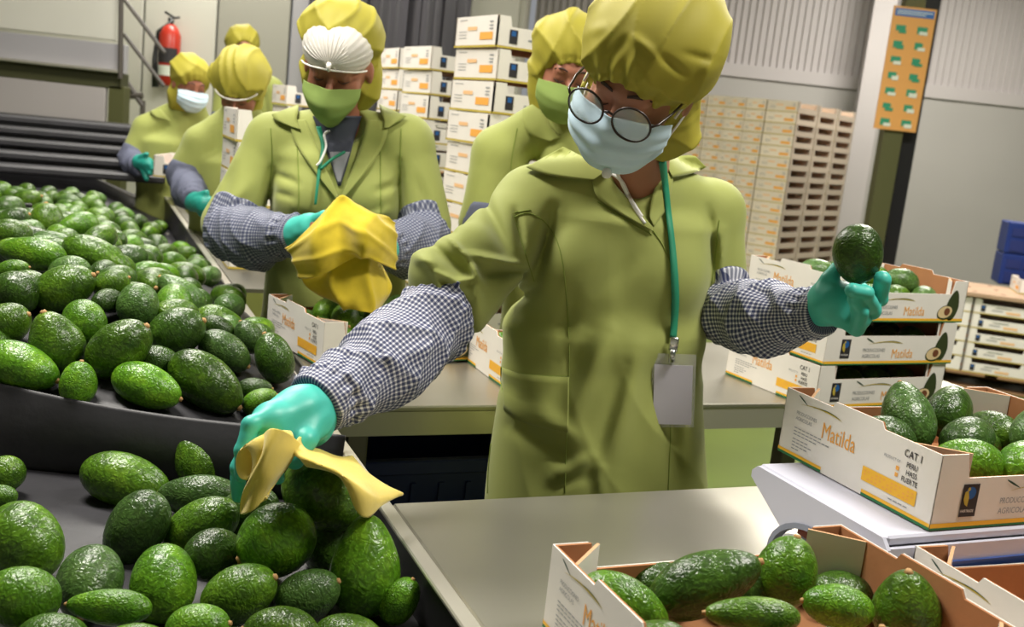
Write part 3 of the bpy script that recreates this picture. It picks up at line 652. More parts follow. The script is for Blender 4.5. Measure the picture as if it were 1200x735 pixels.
UPPER = [
 (24, 430, 54, 92, -24, 0, .04, 'egg', 2, 'large avocado at the left edge resting behind the partition'),
 (66, 401, 62, 76, 105, 12, .045, 'pear', 0, 'avocado with its stem standing up, behind the partition near the left edge'),
 (99, 378, 50, 54, 120, -30, .045, 'round', 2, 'round bright avocado with a reddish cheek in the heap'),
 (139, 408, 62, 84, 42, 0, .045, 'egg', 0, 'avocado leaning up to the right, third in the front rows of the heap'),
 (92, 450, 42, 54, 80, 0, .03, 'egg', 2, 'small avocado peeping over the partition'),
 (172, 452, 50, 84, -20, 0, .033, 'egg', 2, 'avocado lying along the partition, left of the biggest front one'),
 (241, 448, 60, 98, -38, 0, .04, 'egg', 0, 'big avocado at the partition with its stem down to the right'),
 (207, 390, 56, 70, 20, 0, .045, 'egg', 1, 'dark avocado with a strong gleam above the big front one'),
 (161, 358, 48, 52, 90, -30, .045, 'round', 3, 'dusty rough grey-green avocado in the heap'),
 (75, 338, 52, 74, 25, 0, .045, 'egg', 0, 'avocado with a bright gleam and stem at its upper right'),
 (131, 334, 34, 44, 20, 0, .04, 'round', 0, 'small avocado behind the one with its stem turned to the viewer'),
 (125, 352, 28, 40, 200, 60, .04, 'egg', 1, 'small dark avocado with its orange stem facing the viewer'),
 (20, 342, 50, 56, 150, 0, .045, 'round', 1, 'dark dusty avocado near the left edge above the heap front'),
 (8, 380, 50, 56, 20, 0, .045, 'egg', 0, 'avocado cut by the left picture edge in the heap'),
 (38, 298, 40, 80, 172, 0, .05, 'long', 2, 'bright long avocado with its stem to the left near the left edge'),
 (113, 301, 42, 84, -24, 0, .05, 'long', 0, 'long dark avocado lying above the gleaming one'),
 (213, 346, 38, 66, 138, 0, .04, 'pear', 3, 'slim pale avocado pointing up to the left near the rail'),
 (263, 412, 44, 66, -32, 0, .035, 'egg', 3, 'avocado right above the big front one with its stem to the rail'),
 (255, 384, 28, 42, -20, 0, .03, 'egg', 1, 'small shaded avocado beside the rail'),
 (292, 395, 32, 42, 120, 0, .04, 'egg', 3, 'pale avocado next to the rail, left of the half hidden carton'),
 (321, 420, 44, 62, 115, 0, .05, 'egg', 1, 'dark avocado in the last corner beside the sleeve'),
 (298, 456, 26, 42, 0, 0, .03, 'egg', 1, 'avocado behind the last one before the glove'),
 (305, 472, 32, 44, 20, 0, .03, 'egg', 2, 'bright small avocado just above the teal glove'),
 (184, 425, 40, 50, 0, 0, .02, 'egg', 1, 'avocado deep in the gap behind the partition'),
 (15, 316, 24, 40, 10, 0, .035, 'egg', 2, 'small bright avocado under the long bright one'),
 (54, 259, 38, 42, 95, 0, .05, 'round', 0, 'round avocado sitting high in the heap at the left'),
 (16, 259, 30, 40, 20, 0, .05, 'egg', 1, 'avocado left of the high round one'), (29, 236, 26, 42, 15, 0, .05, 'egg', 0, 'avocado topping the heap at the left'),
]
for (px, py, w_, l_, th, ta, h, kd, mi, lab) in UPPER:
    q = on_surface(px, py, h, 1.55 if py > 380 else 1.6); k = ((q-CAM)@FW)/F; avocado(q, w_*k, max(l_, w_*1.1)*k, imdir(th, ta), kd, mi, 'hi', lab, 'avocados heaped on the upper belt', th)
# the rest of the heap
rf = random.Random(11); cnt = 0
for layer, lift in ((0, .028), (1, .06)):
    v = .22
    while v < 3.6:
        dv = .062+.012*v; u = -.055-.04*rf.random()
        while u > -1.75:
            uu, vv_ = u+rf.uniform(-.012, .012), v+rf.uniform(-.015, .015)
            z = ztop_belt(vv_, uu)+lift; q = uv(uu, vv_, z); X, Y = proj(q)
            if -45 < X < 480 and (layer == 0 or (vv_ > .95 and rf.random() < .5)) and q[1] > 1.68 and not (1.96 < vv_ < 2.1) and not (uu > -.30 and layer) and not (uu > -.26 and rf.random() < .45) and (vv_ < 1.9 or (layer == 0 and rf.random() < .62)):
                mind = min(np.linalg.norm((q-a[0])) / (.5*(a[1]*.5+a[2]*.5)) for a in AVO) if AVO else 9
                if mind > (1.25 if layer == 0 else 1.35):
                    W = rf.uniform(.058, .072); L = W*rf.uniform(1.25, 1.6); a_ = rf.uniform(0, 2*pi)
                    avocado(q, W, L, (cos(a_), sin(a_), rf.uniform(-.25, .35)), rf.choice(['egg', 'egg', 'pear', 'long', 'round']), rf.choice([0, 0, 0, 1, 1, 2, 3]), 'hi' if vv_ < 1.1 else 'lo',
                            'avocado among the unsorted heap on the upper belt' if vv_ < 2. else 'small far avocado beyond the divider on the upper belt', 'avocados deeper in the upper heap' if vv_ < 2. else 'avocados beyond the divider', a_, stem=vv_ < 1.5)
                    cnt += 1
            u -= .085+.016*rf.random()
        v += dv
print('filler avocados', cnt)

# ================================================================== cartons
_tc = {}
def txt(s, bold=False):
    if (s, bold) not in _tc:
        c = bpy.data.curves.new('t', 'FONT'); c.body = s; c.size = 1; c.resolution_u = 3; c.offset = .009 if bold else 0
        o_ = bpy.data.objects.new('t', c); COL.objects.link(o_); dg = bpy.context.evaluated_depsgraph_get(); me = o_.evaluated_get(dg).to_mesh()
        _tc[s, bold] = ([(v.co.x, v.co.y) for v in me.vertices], [tuple(p.vertices) for p in me.polygons]); o_.evaluated_get(dg).to_mesh_clear()
        bpy.data.objects.remove(o_); bpy.data.curves.remove(c)
    return _tc[s, bold]
CL, CW, CH = .205, .155, .100
def card_text(mb, s, x, z, size, m, fn, xs=1., bold=False):
    vs, fs = txt(s, bold); mb.add([fn(x+a*size*xs, z+b_*size) for a, b_ in vs], fs, m)
def fA(side, off=.0008):     # end face, reading left to right
    return (lambda s, z: (-CL-off, -s, z)) if side < 0 else (lambda s, z: (CL+off, s, z))
def fB(side, off=.0008): return (lambda s, z: (s, -CW-off, z)) if side < 0 else (lambda s, z: (-s, CW+off, z))
def poly(mb, pts, m, fn): mb.add([fn(*q) for q in pts], [tuple(range(len(pts)))], m)
def arc(mb, p0, p1, sag, w0, w1, m, fn, n=12):
    T = np.linspace(0, 1, n); top = []; bot = []
    for t in T:
        x = p0[0]+(p1[0]-p0[0])*t; z = p0[1]+(p1[1]-p0[1])*t+sag*4*t*(1-t); w_ = (w0+(w1-w0)*t)*sin(pi*(.12+.82*t)); top.append((x, z+w_/2)); bot.append((x, z-w_/2))
    for i in range(n-1): poly(mb, [bot[i], bot[i+1], top[i+1], top[i]], m, fn)
def swoosh(mb, x, z, s, fn):
    arc(mb, (x, z), (x+.35*s, z-.16*s), .0, .05*s, .03*s, M['ink_dkgreen'], fn)
    arc(mb, (x+.12*s, z-.20*s), (x+1.55*s, z-.17*s), .07*s, .012*s, .05*s, M['ink_gold'], fn)
    arc(mb, (x+.55*s, z-.155*s), (x+1.5*s, z-.15*s), .055*s, .01*s, .03*s, M['ink_dkgreen'], fn)
def avo_pic(mb, x, z, s, fn):
    def ell(cx, cz, rx, rz, rot, n=20, neck=0.):
        out = []
        for i in range(n):
            a = 2*pi*i/n; r_ = 1-neck*max(0, sin(a))**3; px_ = rx*cos(a)*(1-neck*max(0, sin(a))*.9); pz = rz*sin(a); out.append((cx+px_*cos(rot)-pz*sin(rot), cz+px_*sin(rot)+pz*cos(rot)))
        return out
    f1 = lambda a, b_: tuple(np.array(fn(a, b_)))
    poly(mb, ell(x+.012*s, z+.004*s, .017*s, .030*s, -.15, neck=.35), M['ink_skin'], fn)
    g = lambda k: (lambda a, b_: tuple(np.array(fn(a, b_))+np.sign(np.array(fn(0, 0))*np.array([1, 1, 0]))*k*.0003))
    poly(mb, ell(x-.006*s, z-.010*s, .022*s, .014*s, .15), M['ink_skin'], g(1))
    poly(mb, ell(x-.007*s, z-.009*s, .0195*s, .0115*s, .15), M['ink_cream'], g(2))
    poly(mb, ell(x-.002*s, z-.008*s, .008*s, .0075*s, 0), M['ink_brown'], g(3))
def outlineA(tab=True):
    pts = [(-CW, 0), (CW, 0), (CW, CH)]
    if tab: pts += [(.052, CH), (.046, CH+.009), (-.046, CH+.009), (-.052, CH)]
    return pts+[(-CW, CH)]
def outlineB(lo_=.068): return [(-CL, 0), (CL, 0), (CL, CH), (CL-.045, CH), (CL-.052, lo_), (-CL+.052, lo_), (-CL+.045, CH), (-CL, CH)]
def carton(name, loc, rz, label, group=None, detail=2, body=True):
    c = empty(name, loc, rz, label=label, category='carton')
    if group: c['group'] = group
    t = .0045
    for side in (-1, 1):
        q = MB(); f_ = lambda s, z, d, side=side: (side*(CL-d), s, z)
        q.prism(outlineA(), 0, t*.35, M['white_card'], f_); q.prism([(s*.998, z-.0006 if z > .05 else z+.0005) for s, z in outlineA()], t*.35, t, M['kraft'], f_); q.build('end_panel', c)
        q = MB(); f_ = lambda s, z, d, side=side: (s, side*(CW-d), z)
        q.prism(outlineB(), 0, t*.35, M['white_card'], f_); q.prism([(s*.985, z-.0006 if z > .05 else z+.0005) for s, z in outlineB()], t*.35, t, M['kraft'], f_); q.build('side_panel', c)
    q = MB(); q.box((-CL+t, -CW+t, .001), (CL-t, CW-t, .005), M['kraft']); q.build('bottom_panel', c)
    if detail >= 1:
        for sx in (-1, 1):
            for sy in (-1, 1):
                q = MB(); a = np.array([sx*(CL-t), sy*(CW-.052)]); b_ = np.array([sx*(CL-.056), sy*(CW-t)]); n_ = np.array([-(b_-a)[1], (b_-a)[0]]); n_ /= np.linalg.norm(n_); n_ *= .002
                vs = [(*(a-n_), .005), (*(b_-n_), .005), (*(b_+n_), .005), (*(a+n_), .005), (*(a-n_), CH-.001), (*(b_-n_), CH-.001), (*(b_+n_), CH-.001), (*(a+n_), CH-.001)]
                q.add(vs, [(0, 3, 2, 1), (0, 1, 5, 4), (1, 2, 6, 5), (2, 3, 7, 6), (3, 0, 4, 7)], M['white_card']); q.add(vs, [(4, 5, 6, 7)], M['kraft_edge'])
                q.build('corner_post', c)
    # printed matter, each mark a part of its own
    def part(nm, fill, **kw):
        q = MB(); fill(q); return q.build(nm, c, **kw)
    rect = lambda x0, z0, x1, z1: [(x0, z0), (x1, z0), (x1, z1), (x0, z1)]
    for side in (-1, 1):
        fn = fA(side); fn2 = fA(side, .0012)
        for x0, x1 in ((-CW, -.055), (.03, CW)):
            def f_(q):
                poly(q, rect(x0, 0, x1, .004), M['ink_green'], fn); poly(q, rect(x0, .004, x1, .0085), M['ink_yellow'], fn)
            part('base_stripe', f_)
        blk = part('colour_block', lambda q: poly(q, rect(.026, .0205, .126, .0405), M['ink_yellow'], fn))
        if detail >= 2:
            q = MB()
            for i in range(13):
                for j in range(3):
                    if (i*7+j*5) % 4: poly(q, rect(.030+i*.0073, .0238+j*.0052, .0338+i*.0073, .0262+j*.0052), M['ink_orange'], fn2)
            q.build('block_dots', blk, kind='stuff')
        for z in (.056, .047): part('check_box', lambda q: poly(q, rect(.084, z, .0895, z+.0055), M['ink_orange'], fn))
        part('swoosh', lambda q: swoosh(q, -.125, .096, .062, fn), kind='stuff')
        def f_(q):
            for k_, (x, z, L_) in enumerate([(-.125, .046, .065), (-.125, .041, .085), (-.125, .036, .06), (-.125, .029, .04), (-.125, .024, .045), (-.125, .019, .04), (-.125, .014, .025), (.080, .0135, .04)]):
                for i in range(int(L_/.009)): poly(q, rect(x+i*.009, z, x+i*.009+.0072, z+.0014), M['ink_grey'], fn)
        part('small_print', f_, kind='stuff')
        for args in (('PRODUCCIONES', -.125, .0675, .0075, 'ink_grey', .8, False), ('AGRICOLAS', -.125, .0590, .0075, 'ink_grey', .9, False), ('Matilda', -.066, .050, .034, 'ink_orange', .72, False),
                     ('CAT 1', .094, .0785, .0140, 'ink_black', .85, True), ('PERU', .101, .0655, .0100, 'ink_black', .85, True), ('HASS', .102, .0550, .0100, 'ink_black', .85, True), ('FUERTE', .096, .0450, .0100, 'ink_black', .85, True), ('PRODUCT OF', .060, .0665, .006, 'ink_grey', .8, False)):
            part('lettering', lambda q: card_text(q, args[0], args[1], args[2], args[3], M[args[4]], fn, args[5], args[6]), kind='stuff')
        fn = fB(side); fn2 = fB(side, .0011); fn3 = fB(side, .0014)
        def f_(q):
            poly(q, rect(-CL, 0, CL, .003), M['ink_green'], fn); poly(q, rect(-CL, .003, CL, .009), M['ink_yellow'], fn)
        part('base_stripe', f_)
        part('swoosh', lambda q: swoosh(q, -.085, .063, .075, fn), kind='stuff')
        def f_(q):
            poly(q, rect(-.160, .016, -.132, .060), M['ink_black'], fn)
            poly(q, [(-.146+.009*cos(a), .048+.0085*sin(a)) for a in np.linspace(0, 2*pi, 14)[:-1]], M['ink_blue'], fn2)
            poly(q, [(-.156, .050), (-.151, .052), (-.148, .042), (-.149, .030), (-.154, .033), (-.157, .040)], M['ink_gold'], fn3); poly(q, [(-.150+.0025*cos(a), .0535+.0025*sin(a)) for a in np.linspace(0, 2*pi, 9)[:-1]], M['ink_gold'], fn3)
            card_text(q, 'FAIRTRADE', -.1585, .022, .0055, M['white_card'], fn2, .8, True)
        part('emblem', f_, kind='stuff')
        for args in (('PRODUCCIONES', -.092, .031, .0115, 'ink_grey', .8), ('AGRICOLAS', -.092, .017, .0115, 'ink_grey', .9), ('Matilda', .0, .016, .030, 'ink_orange', .8)):
            part('lettering', lambda q: card_text(q, args[0], args[1], args[2], args[3], M[args[4]], fn, args[5]), kind='stuff')
        part('fruit_picture', lambda q: avo_pic(q, .148, .036, 1.25, fn), kind='stuff')
    return c
def copy_tree(o_, loc, rz, label=None, group=None, parent=None):
    c = o_.copy(); COL.objects.link(c)
    if parent is None:
        c.location = tuple(map(float, loc)); c.rotation_euler = (0, 0, rz)
        if label: c['label'] = label
        if group: c['group'] = group
    else: c.parent = parent
    for ch in o_.children: copy_tree(ch, None, 0, parent=c)
    return c
base = None
def put(u, v, z, drz, label, group=None):
    global base
    if base is None: base = carton('avocado_carton', uv(u, v, z), ANG+radians(drz), label, group); return base
    return copy_tree(base, uv(u, v, z), ANG+radians(drz), label, group)
# scale carton, front cartons, three-carton stack, left cartons
put(.572+.205, -.444+.155, 1.012, 0, 'open carton of avocados standing on the pale lilac weighing scale')
put(.075+.205, -.385-.155, .901, 0, 'open carton of avocados nearest the viewer on the front steel table', 'cartons on the front table')
put(.530+.205, -.470-.155, .901, -3, 'empty open carton in the bottom right corner, brown inside')
STK = []
for i, lab in enumerate(('bottom carton of the stack of three behind the raised glove', 'middle carton of the stack of three behind the raised glove', 'top carton of the stack of three, full of avocados')):
    STK.append((1.095+.205+.012*i, .440+.155, .901+.1015*i)); put(*STK[-1], 5 if i != 1 else 4, lab, 'stack of three cartons')
LB = [(.228, .945, .904, 12.6, 'open carton of avocados under the mustard cloth of the worker in the hair net'), (.425+.205, .565+.155, .901, 0, 'carton behind the checked sleeve of the worker in glasses')]
for a in LB: put(*a)
def fill_carton(u, v, z, drz, spots, lod, lab, grp):
    a0 = ANG+radians(drz); o_ = uv(u, v, z); c, s = cos(a0), sin(a0)
    for k_, (x, y, h, W, L, hd, el, kd, mi, lb) in enumerate(spots):
        q = np.array([o_[0]+c*x-s*y, o_[1]+s*x+c*y, o_[2]+h]); e = radians(el); hd = radians(hd)+a0
        avocado(q, W, L, (cos(e)*cos(hd), cos(e)*sin(hd), sin(e)), kd, mi, lod, lb or lab, grp, hd)
def rand_spots(seed, n=14, top=.075, mis=(0, 0, 2, 3)):
    r_ = random.Random(seed); out = []
    for i in range(4):
        for j in range(3):
            out.append((-.138+i*.092, -.088+j*.088, .042, .068, .092, r_.choice([0, 180, 60, 120])+r_.uniform(-20, 20), r_.uniform(-8, 8), r_.choice(['egg', 'long', 'pear']), r_.choice(mis), ''))
    for i in range(3):
        for j in range(2): out.append((-.095+i*.095+r_.uniform(-.01, .01), -.045+j*.09, top+r_.uniform(-.004, .01), .066, .09, r_.uniform(0, 360), r_.uniform(-10, 15), r_.choice(['egg', 'round', 'long']), r_.choice(mis), ''))
    return out
# fruit in the carton on the scale (dusty)
SPS = [(-.155, .09, .045, .062, .085, 100, 10, 'egg', 0, 'small avocado in the left back corner of the carton on the scale'),
 (-.115, .035, .055, .068, .090, 150, 5, 'egg', 3, 'avocado at the low front of the fruit in the carton on the scale'), (-.06, .055, .082, .078, .118, 70, 40, 'pear', 3, 'biggest avocado standing tallest in the carton on the scale'),
 (.0, -.01, .066, .070, .110, 20, 5, 'long', 3, 'avocado lying across the middle of the carton on the scale'), (.06, .09, .078, .070, .105, 30, 20, 'egg', 1, 'dark avocado at the far wall of the carton on the scale'),
 (-.05, -.06, .05, .07, .10, 160, 0, 'egg', 2, 'avocado in the near left of the carton on the scale'), (.03, -.09, .055, .072, .105, 10, 8, 'egg', 2, 'bright avocado at the cut-out side of the carton on the scale'),
 (.11, -.03, .08, .072, .11, 40, 10, 'egg', 3, 'dusty avocado at the right picture edge in the carton on the scale'), (.12, -.10, .05, .072, .11, 0, 0, 'egg', 0, ''), (.13, .06, .05, .07, .10, 90, 0, 'egg', 0, ''),
 (-.14, -.06, .04, .066, .09, 90, 0, 'egg', 0, ''), (-.02, .10, .045, .066, .09, 0, 0, 'egg', 1, ''), (.06, .03, .04, .066, .09, 0, 0, 'egg', 1, '')]
fill_carton(.572+.205, -.444+.155, 1.012, 0, SPS, 'hi', 'avocado lying under the others in the carton on the scale', 'avocados in the carton on the scale')
# front carton fruit placed by survey: (px, py, height z, short px, long px, dir, lean, kind, skin, label)
for (px, py, z, w_, l_, th, ta, kd, mi, lab) in [
 (732, 708, .962, 64, 112, -28, 0, 'egg', 2, 'bright avocado nearest the printed end of the front carton'),
 (826, 683, .975, 72, 138, 22, 0, 'long', 1, 'long dark rough avocado lying across the front carton'),
 (920, 670, .972, 72, 86, 75, 0, 'egg', 2, 'avocado leaning against the white corner of the front carton'),
 (882, 722, .985, 44, 112, 178, 0, 'long', 0, 'flat-lying avocado at the bottom edge in the middle of the front carton'),
 (982, 712, .965, 52, 84, 172, 0, 'egg', 2, 'avocado with its stem to the left in the right part of the front carton'),
 (1063, 712, .968, 78, 96, 92, 15, 'pear', 0, 'avocado standing stem up beside the brown right wall of the front carton'),
 (760, 765, .965, 70, 100, 20, 0, 'egg', 0, ''), (850, 790, .965, 70, 110, 0, 0, 'egg', 0, ''), (950, 780, .965, 70, 110, 40, 0, 'egg', 1, ''), (1040, 790, .965, 70, 110, 100, 0, 'egg', 0, ''),
 (780, 690, .94, 60, 90, 0, 0, 'egg', 1, ''), (870, 700, .935, 60, 90, 60, 0, 'egg', 1, ''), (985, 700, .93, 60, 80, 0, 0, 'egg', 1, '')]:
    q = PZ(px, py, z); k = ((q-CAM)@FW)/F; avocado(q, w_*k, l_*k, imdir(th, ta), kd, mi, 'hi', lab or 'avocado lying low inside the front carton', 'avocados in the front carton', th)
fill_carton(*STK[2], 5, rand_spots(5, top=.078, mis=(2, 3, 2)), 'lo', 'avocado in the top carton of the stack of three', 'avocados in the top carton')
for i in (0, 1):
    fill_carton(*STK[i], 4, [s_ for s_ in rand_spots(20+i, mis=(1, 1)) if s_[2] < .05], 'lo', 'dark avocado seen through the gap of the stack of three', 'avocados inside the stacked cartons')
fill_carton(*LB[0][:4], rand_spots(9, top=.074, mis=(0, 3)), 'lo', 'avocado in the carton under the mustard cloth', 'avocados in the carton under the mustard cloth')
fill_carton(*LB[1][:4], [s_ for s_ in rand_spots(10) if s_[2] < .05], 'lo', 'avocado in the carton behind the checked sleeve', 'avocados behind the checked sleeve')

# ------------------------------------------------------------------ weighing scale
sc = empty('weighing_scale', uv(0, 0, 0), ANG, label='pale lilac plastic weighing scale with blue keypad under a carton', category='scale')
u0, u1, v0, v1 = .497, .97, -.456, -.175
q = MB()
prof = [(v0, .905), (v0, .995), (v0+.012, 1.008), (v1-.012, 1.008), (v1, .998), (v1, .988)]
arch = []+[(-.335+.095*cos(a), .905+.062*sin(a)) for a in np.linspace(.62, pi, 12)]+[(v0+.01, .905)]
pts = prof+arch
q.prism(pts, u0, u0+.006, M['scale'], lambda s, z, t: (t, s, z)); q.prism(pts, u1-.006, u1, M['scale'], lambda s, z, t: (t, s, z))
q.box((u0+.006, v0+.008, .996), (u1-.006, v1-.008, 1.010), M['scale'], bev=.003)
q.box((u0+.006, v1-.006, .988), (u1-.006, v1, .997), M['scale']); q.box((u0+.006, v0, .905), (u1-.006, v0+.006, .997), M['scale']); q.build('housing', sc)
q = MB(); q.box((u0+.03, v0+.02, .906), (u1-.03, v1-.09, .99), M['scale_in']); q.build('inner_body', sc)
q = MB(); ap = [(-.335+.098*cos(a), .905+.065*sin(a)) for a in np.linspace(0, pi, 16)]; ap2 = [(-.335+.090*cos(a), .905+.057*sin(a)) for a in np.linspace(pi, 0, 16)]
q.prism(ap+ap2, u0-.003, u0+.01, M['scale_in'], lambda s, z, t: (t, s, z)); q.build('arch_rim', sc)
q = MB(); q.box((u0+.024, -.30, .935), (u0+.031, -.265, .957), M['redbtn']); q.build('level_window', sc)
q = MB(); q.tube([tuple((u0+.03, -.36, .925)), (u0+.015, -.36, .925)], .01, M['blackframe'], 10); q.build('knob', sc)
q = MB(); q.box((u0+.10, v0-.004, .915), (u1-.03, v0, .975), M['scale_blue']); q.build('keypad', sc)
q = MB(); 
for a in (.11, .21, .31): q.box((u0+a, v0-.006, .93), (u0+a+.07, v0-.003, .965), M['lcd'])
q.build('display', sc)
for a in (u0+.05, u1-.05):
    for b_ in (v0+.05, v1-.05): q = MB(); q.tube([(a, b_, .9), (a, b_, .91)], .015, M['blackframe'], 10); q.build('foot', sc)

# ------------------------------------------------------------------ middle distance cartons (lighter build, same shape)
def simple_carton(name, loc, rz, label, group, mt='white_card', detail=True, cat='carton', lo_=.068, mt2=None, bprint=True):
    c = empty(name, loc, rz, label=label, category=cat, group=group); t = .006; q = MB()
    for side in (-1, 1):
        q.prism([(-CW, 0), (CW, 0), (CW, CH), (-CW, CH)], 0, t, M[mt], lambda s, z, d, side=side: (side*(CL-d), s, z))
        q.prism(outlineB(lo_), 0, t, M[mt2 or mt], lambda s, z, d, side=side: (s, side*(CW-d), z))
    q.box((-CL+t, -CW+t, .001), (CL-t, CW-t, .006), M['kraft']); q.build('body', c)
    if detail:
        for side in (-1, 1):
            q = MB(); fn = fA(side, .0015)
            poly(q, [(-CW, 0), (CW, 0), (CW, .007), (-CW, .007)], M['ink_gold'], fn); poly(q, [(.035, .024), (.128, .024), (.128, .048), (.035, .048)], M['ink_orange'], fn)
            poly(q, [(-.06, .055), (.01, .055), (.01, .067), (-.06, .067)], M['ink_ltorange'], fn)
            for z in (.078, .066, .056): poly(q, [(.1, z), (.128, z), (.128, z+.004), (.1, z+.004)], M['ink_grey'], fn)
            for z in (.088, .05, .04, .03): poly(q, [(-.125, z), (-.065, z), (-.065, z+.002), (-.125, z+.002)], M['ink_grey'], fn)
            if not bprint: q.build('print', c); continue
            fn = fB(side, .0015)
            poly(q, [(-CL, 0), (CL, 0), (CL, .007), (-CL, .007)], M['ink_gold'], fn); poly(q, [(-.160, .016), (-.130, .016), (-.130, .060), (-.160, .060)], M['ink_black'], fn)
            poly(q, [(-.153, .04), (-.137, .04), (-.137, .056), (-.153, .056)], M['ink_blue'], fB(side, .002))
            poly(q, [(-.07, .05), (.03, .05), (.03, .054), (-.07, .054)], M['ink_dkgreen'], fn); poly(q, [(-.09, .03), (-.02, .03), (-.02, .036), (-.09, .036)], M['ink_grey'], fn); poly(q, [(.0, .018), (.09, .018), (.09, .034), (.0, .034)], M['ink_ltorange'], fn)
            q.build('print', c)
    return c
sb = {}
def sput(key, loc, rz, label, group, **k):
    if key not in sb: sb[key] = simple_carton('carton' if key != 'far' else 'carton', loc, rz, label, group, **k); return sb[key]
    return copy_tree(sb[key], loc, rz, label, group)
ordn = ['top', 'second', 'third', 'fourth', 'fifth', 'sixth', 'seventh', 'eighth', 'ninth', 'tenth', 'eleventh', 'twelfth']
def stack(px, py, Y, rz, n, grp, lab, key='mid'):
    q0 = P(px, py, Y)             # top of the near vertical edge
    for i in range(n):
        z = q0[2]-CH-i*.104
        if z < .02: break
        c, s = cos(rz), sin(rz); lx, ly = -CL, -CW          # near corner in local axes
        sput(key, (q0[0]-(c*lx-s*ly)+.004*((i*5) % 3-1), q0[1]-(s*lx+c*ly), z), rz+.01*((i*7) % 3-1), ordn[min(i, 11)]+' carton '+lab if i < 11 else 'low carton '+lab, grp)
stack(587, 17, 3.35, radians(30), 16, 'tall white carton stack', 'of the nearer stack, left of the masked third worker')
stack(508, 54, 4.5, radians(30), 12, 'second white carton stack', 'of the stack between the hair net and the nearer stack')
stack(470, 56, 5.2, radians(26), 12, 'third white carton stack', 'of the stack just right of the hair net')
stack(338, 100, 5.3, radians(28), 11, 'fourth white carton stack', 'of the stack behind the shoulder of the worker in a hair net')
# tall pale stack at the right: end faces to the left, open sides to the right
cor = P(937, 119, 9.3); az = radians(50)
c, s = cos(az), sin(az)
def rel(a, b_): return (cor[0]+c*a-s*b_, cor[1]+s*a+c*b_)
nrow = 19
ORD = ordn[1:]+['thirteenth', 'fourteenth', 'fifteenth', 'sixteenth', 'seventeenth', 'eighteenth', 'nineteenth']
for r_ in range(nrow):
    z = cor[2]-CH-r_*.1015
    if z < .13: break
    rn = 'top layer' if r_ == 0 else ORD[r_-1]+' layer down'
    for k_ in range(3):               # open sides, going right
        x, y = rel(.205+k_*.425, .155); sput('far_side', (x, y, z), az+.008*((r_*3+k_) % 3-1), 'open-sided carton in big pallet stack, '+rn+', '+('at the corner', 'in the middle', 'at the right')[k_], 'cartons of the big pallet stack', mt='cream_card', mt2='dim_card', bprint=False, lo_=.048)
    for k_ in range(6):               # printed ends, going back left
        x, y = rel(.205, .155+(k_+1)*.205+.055); cc_ = sput('far_end', (x, y, z), az+.008*((r_*3+k_) % 3-1), 'printed-end carton in big pallet stack, '+rn+', '+('first', 'second', 'third', 'fourth', 'fifth', 'sixth')[k_]+' left of corner', 'cartons of the big pallet stack', mt='cream_card', detail=True); cc_.scale = (1, .655, 1)
# low pallet with trays at the right
pl = empty('pallet', (3.45, 7.35, 0), radians(-14), label='wooden pallet under the low tray stacks at the right edge', category='pallet')
for y in (-.5, -.05, .4):
    q = MB(); q.box((-.65, y, 0), (1.6, y+.1, .02), M['wood'], bev=.003); q.build('board', pl)
    for x in (-.6, .4, 1.4): q = MB(); q.box((x, y, .02), (x+.14, y+.1, .10), M['wood'], bev=.004); q.build('block', pl)
for i in range(7): q = MB(); q.box((-.65+i*.33, -.52, .10), (-.40+i*.33, .52, .12), M['wood'], bev=.003); q.build('board', pl)
a0 = radians(-14); cc, ss = cos(a0), sin(a0)
def pr2(x, y): return (3.45+cc*x-ss*y, 7.35+ss*x+cc*y)
for r_ in range(5):
    for k_ in range(5):
        x, y = pr2(-.44+k_*.425, -.36); sput('mid', (x, y, .121+r_*.1025), a0, 'tray carton on the low pallet, front row, '+('bottom', 'second', 'middle', 'fourth', 'top')[r_]+' layer, '+('first', 'second', 'third', 'fourth', 'fifth')[k_]+' from the left', 'tray cartons on the low pallet')
    for k_ in range(5):
        x, y = pr2(-.44+k_*.425, -.04); sput('mid', (x, y, .121+r_*.1025), a0, 'tray carton on the low pallet, rear row, '+('bottom', 'second', 'middle', 'fourth', 'top')[r_]+' layer, '+('first', 'second', 'third', 'fourth', 'fifth')[k_]+' from the left', 'tray cartons on the low pallet')
bt = empty('cover_board', (*pr2(.42, -.2), .64), a0, label='brown perforated board covering the low tray stacks', category='board')
q = MB(); q.box((-1.08, -.34, 0), (1.08, .34, .03), M['boardtop'], bev=.004); q.build('panel', bt)
q = MB()
for i in range(12):
    for j in range(3): q.tube([(-1.0+i*.18, -.25+j*.25, .0301), (-1.0+i*.18, -.25+j*.25, .032)], .015, M['ink_brown'], 8)
q.build('hole', bt, kind='stuff')
q0 = P(1172, 318, 7.6); cr = empty('plastic_crate', (q0[0], q0[1], .671), a0, label='blue plastic crates piled upright on the brown board at the right edge', category='crate')
for i in range(2):
    q = MB(); z = i*.235; q.box((0, 0, z), (.5, .3, z+.23), M['blue_crate'], bev=.008); q.build('crate_wall', cr)
    for k_ in range(4):
        q = MB(); q.box((.03+k_*.115, -.008, z+.02), (.125+k_*.115, 0, z+.1), M['dkblue']); q.box((.03+k_*.115, -.008, z+.13), (.125+k_*.115, 0, z+.19), M['dkblue']); q.build('slot', cr)
q0 = P(1199, 322, 7.2); tag(simple_carton('carton', (q0[0]+.18, q0[1], .671), a0, 'white carton beside the blue crates at the right edge', 'loose carton'), cat='carton')
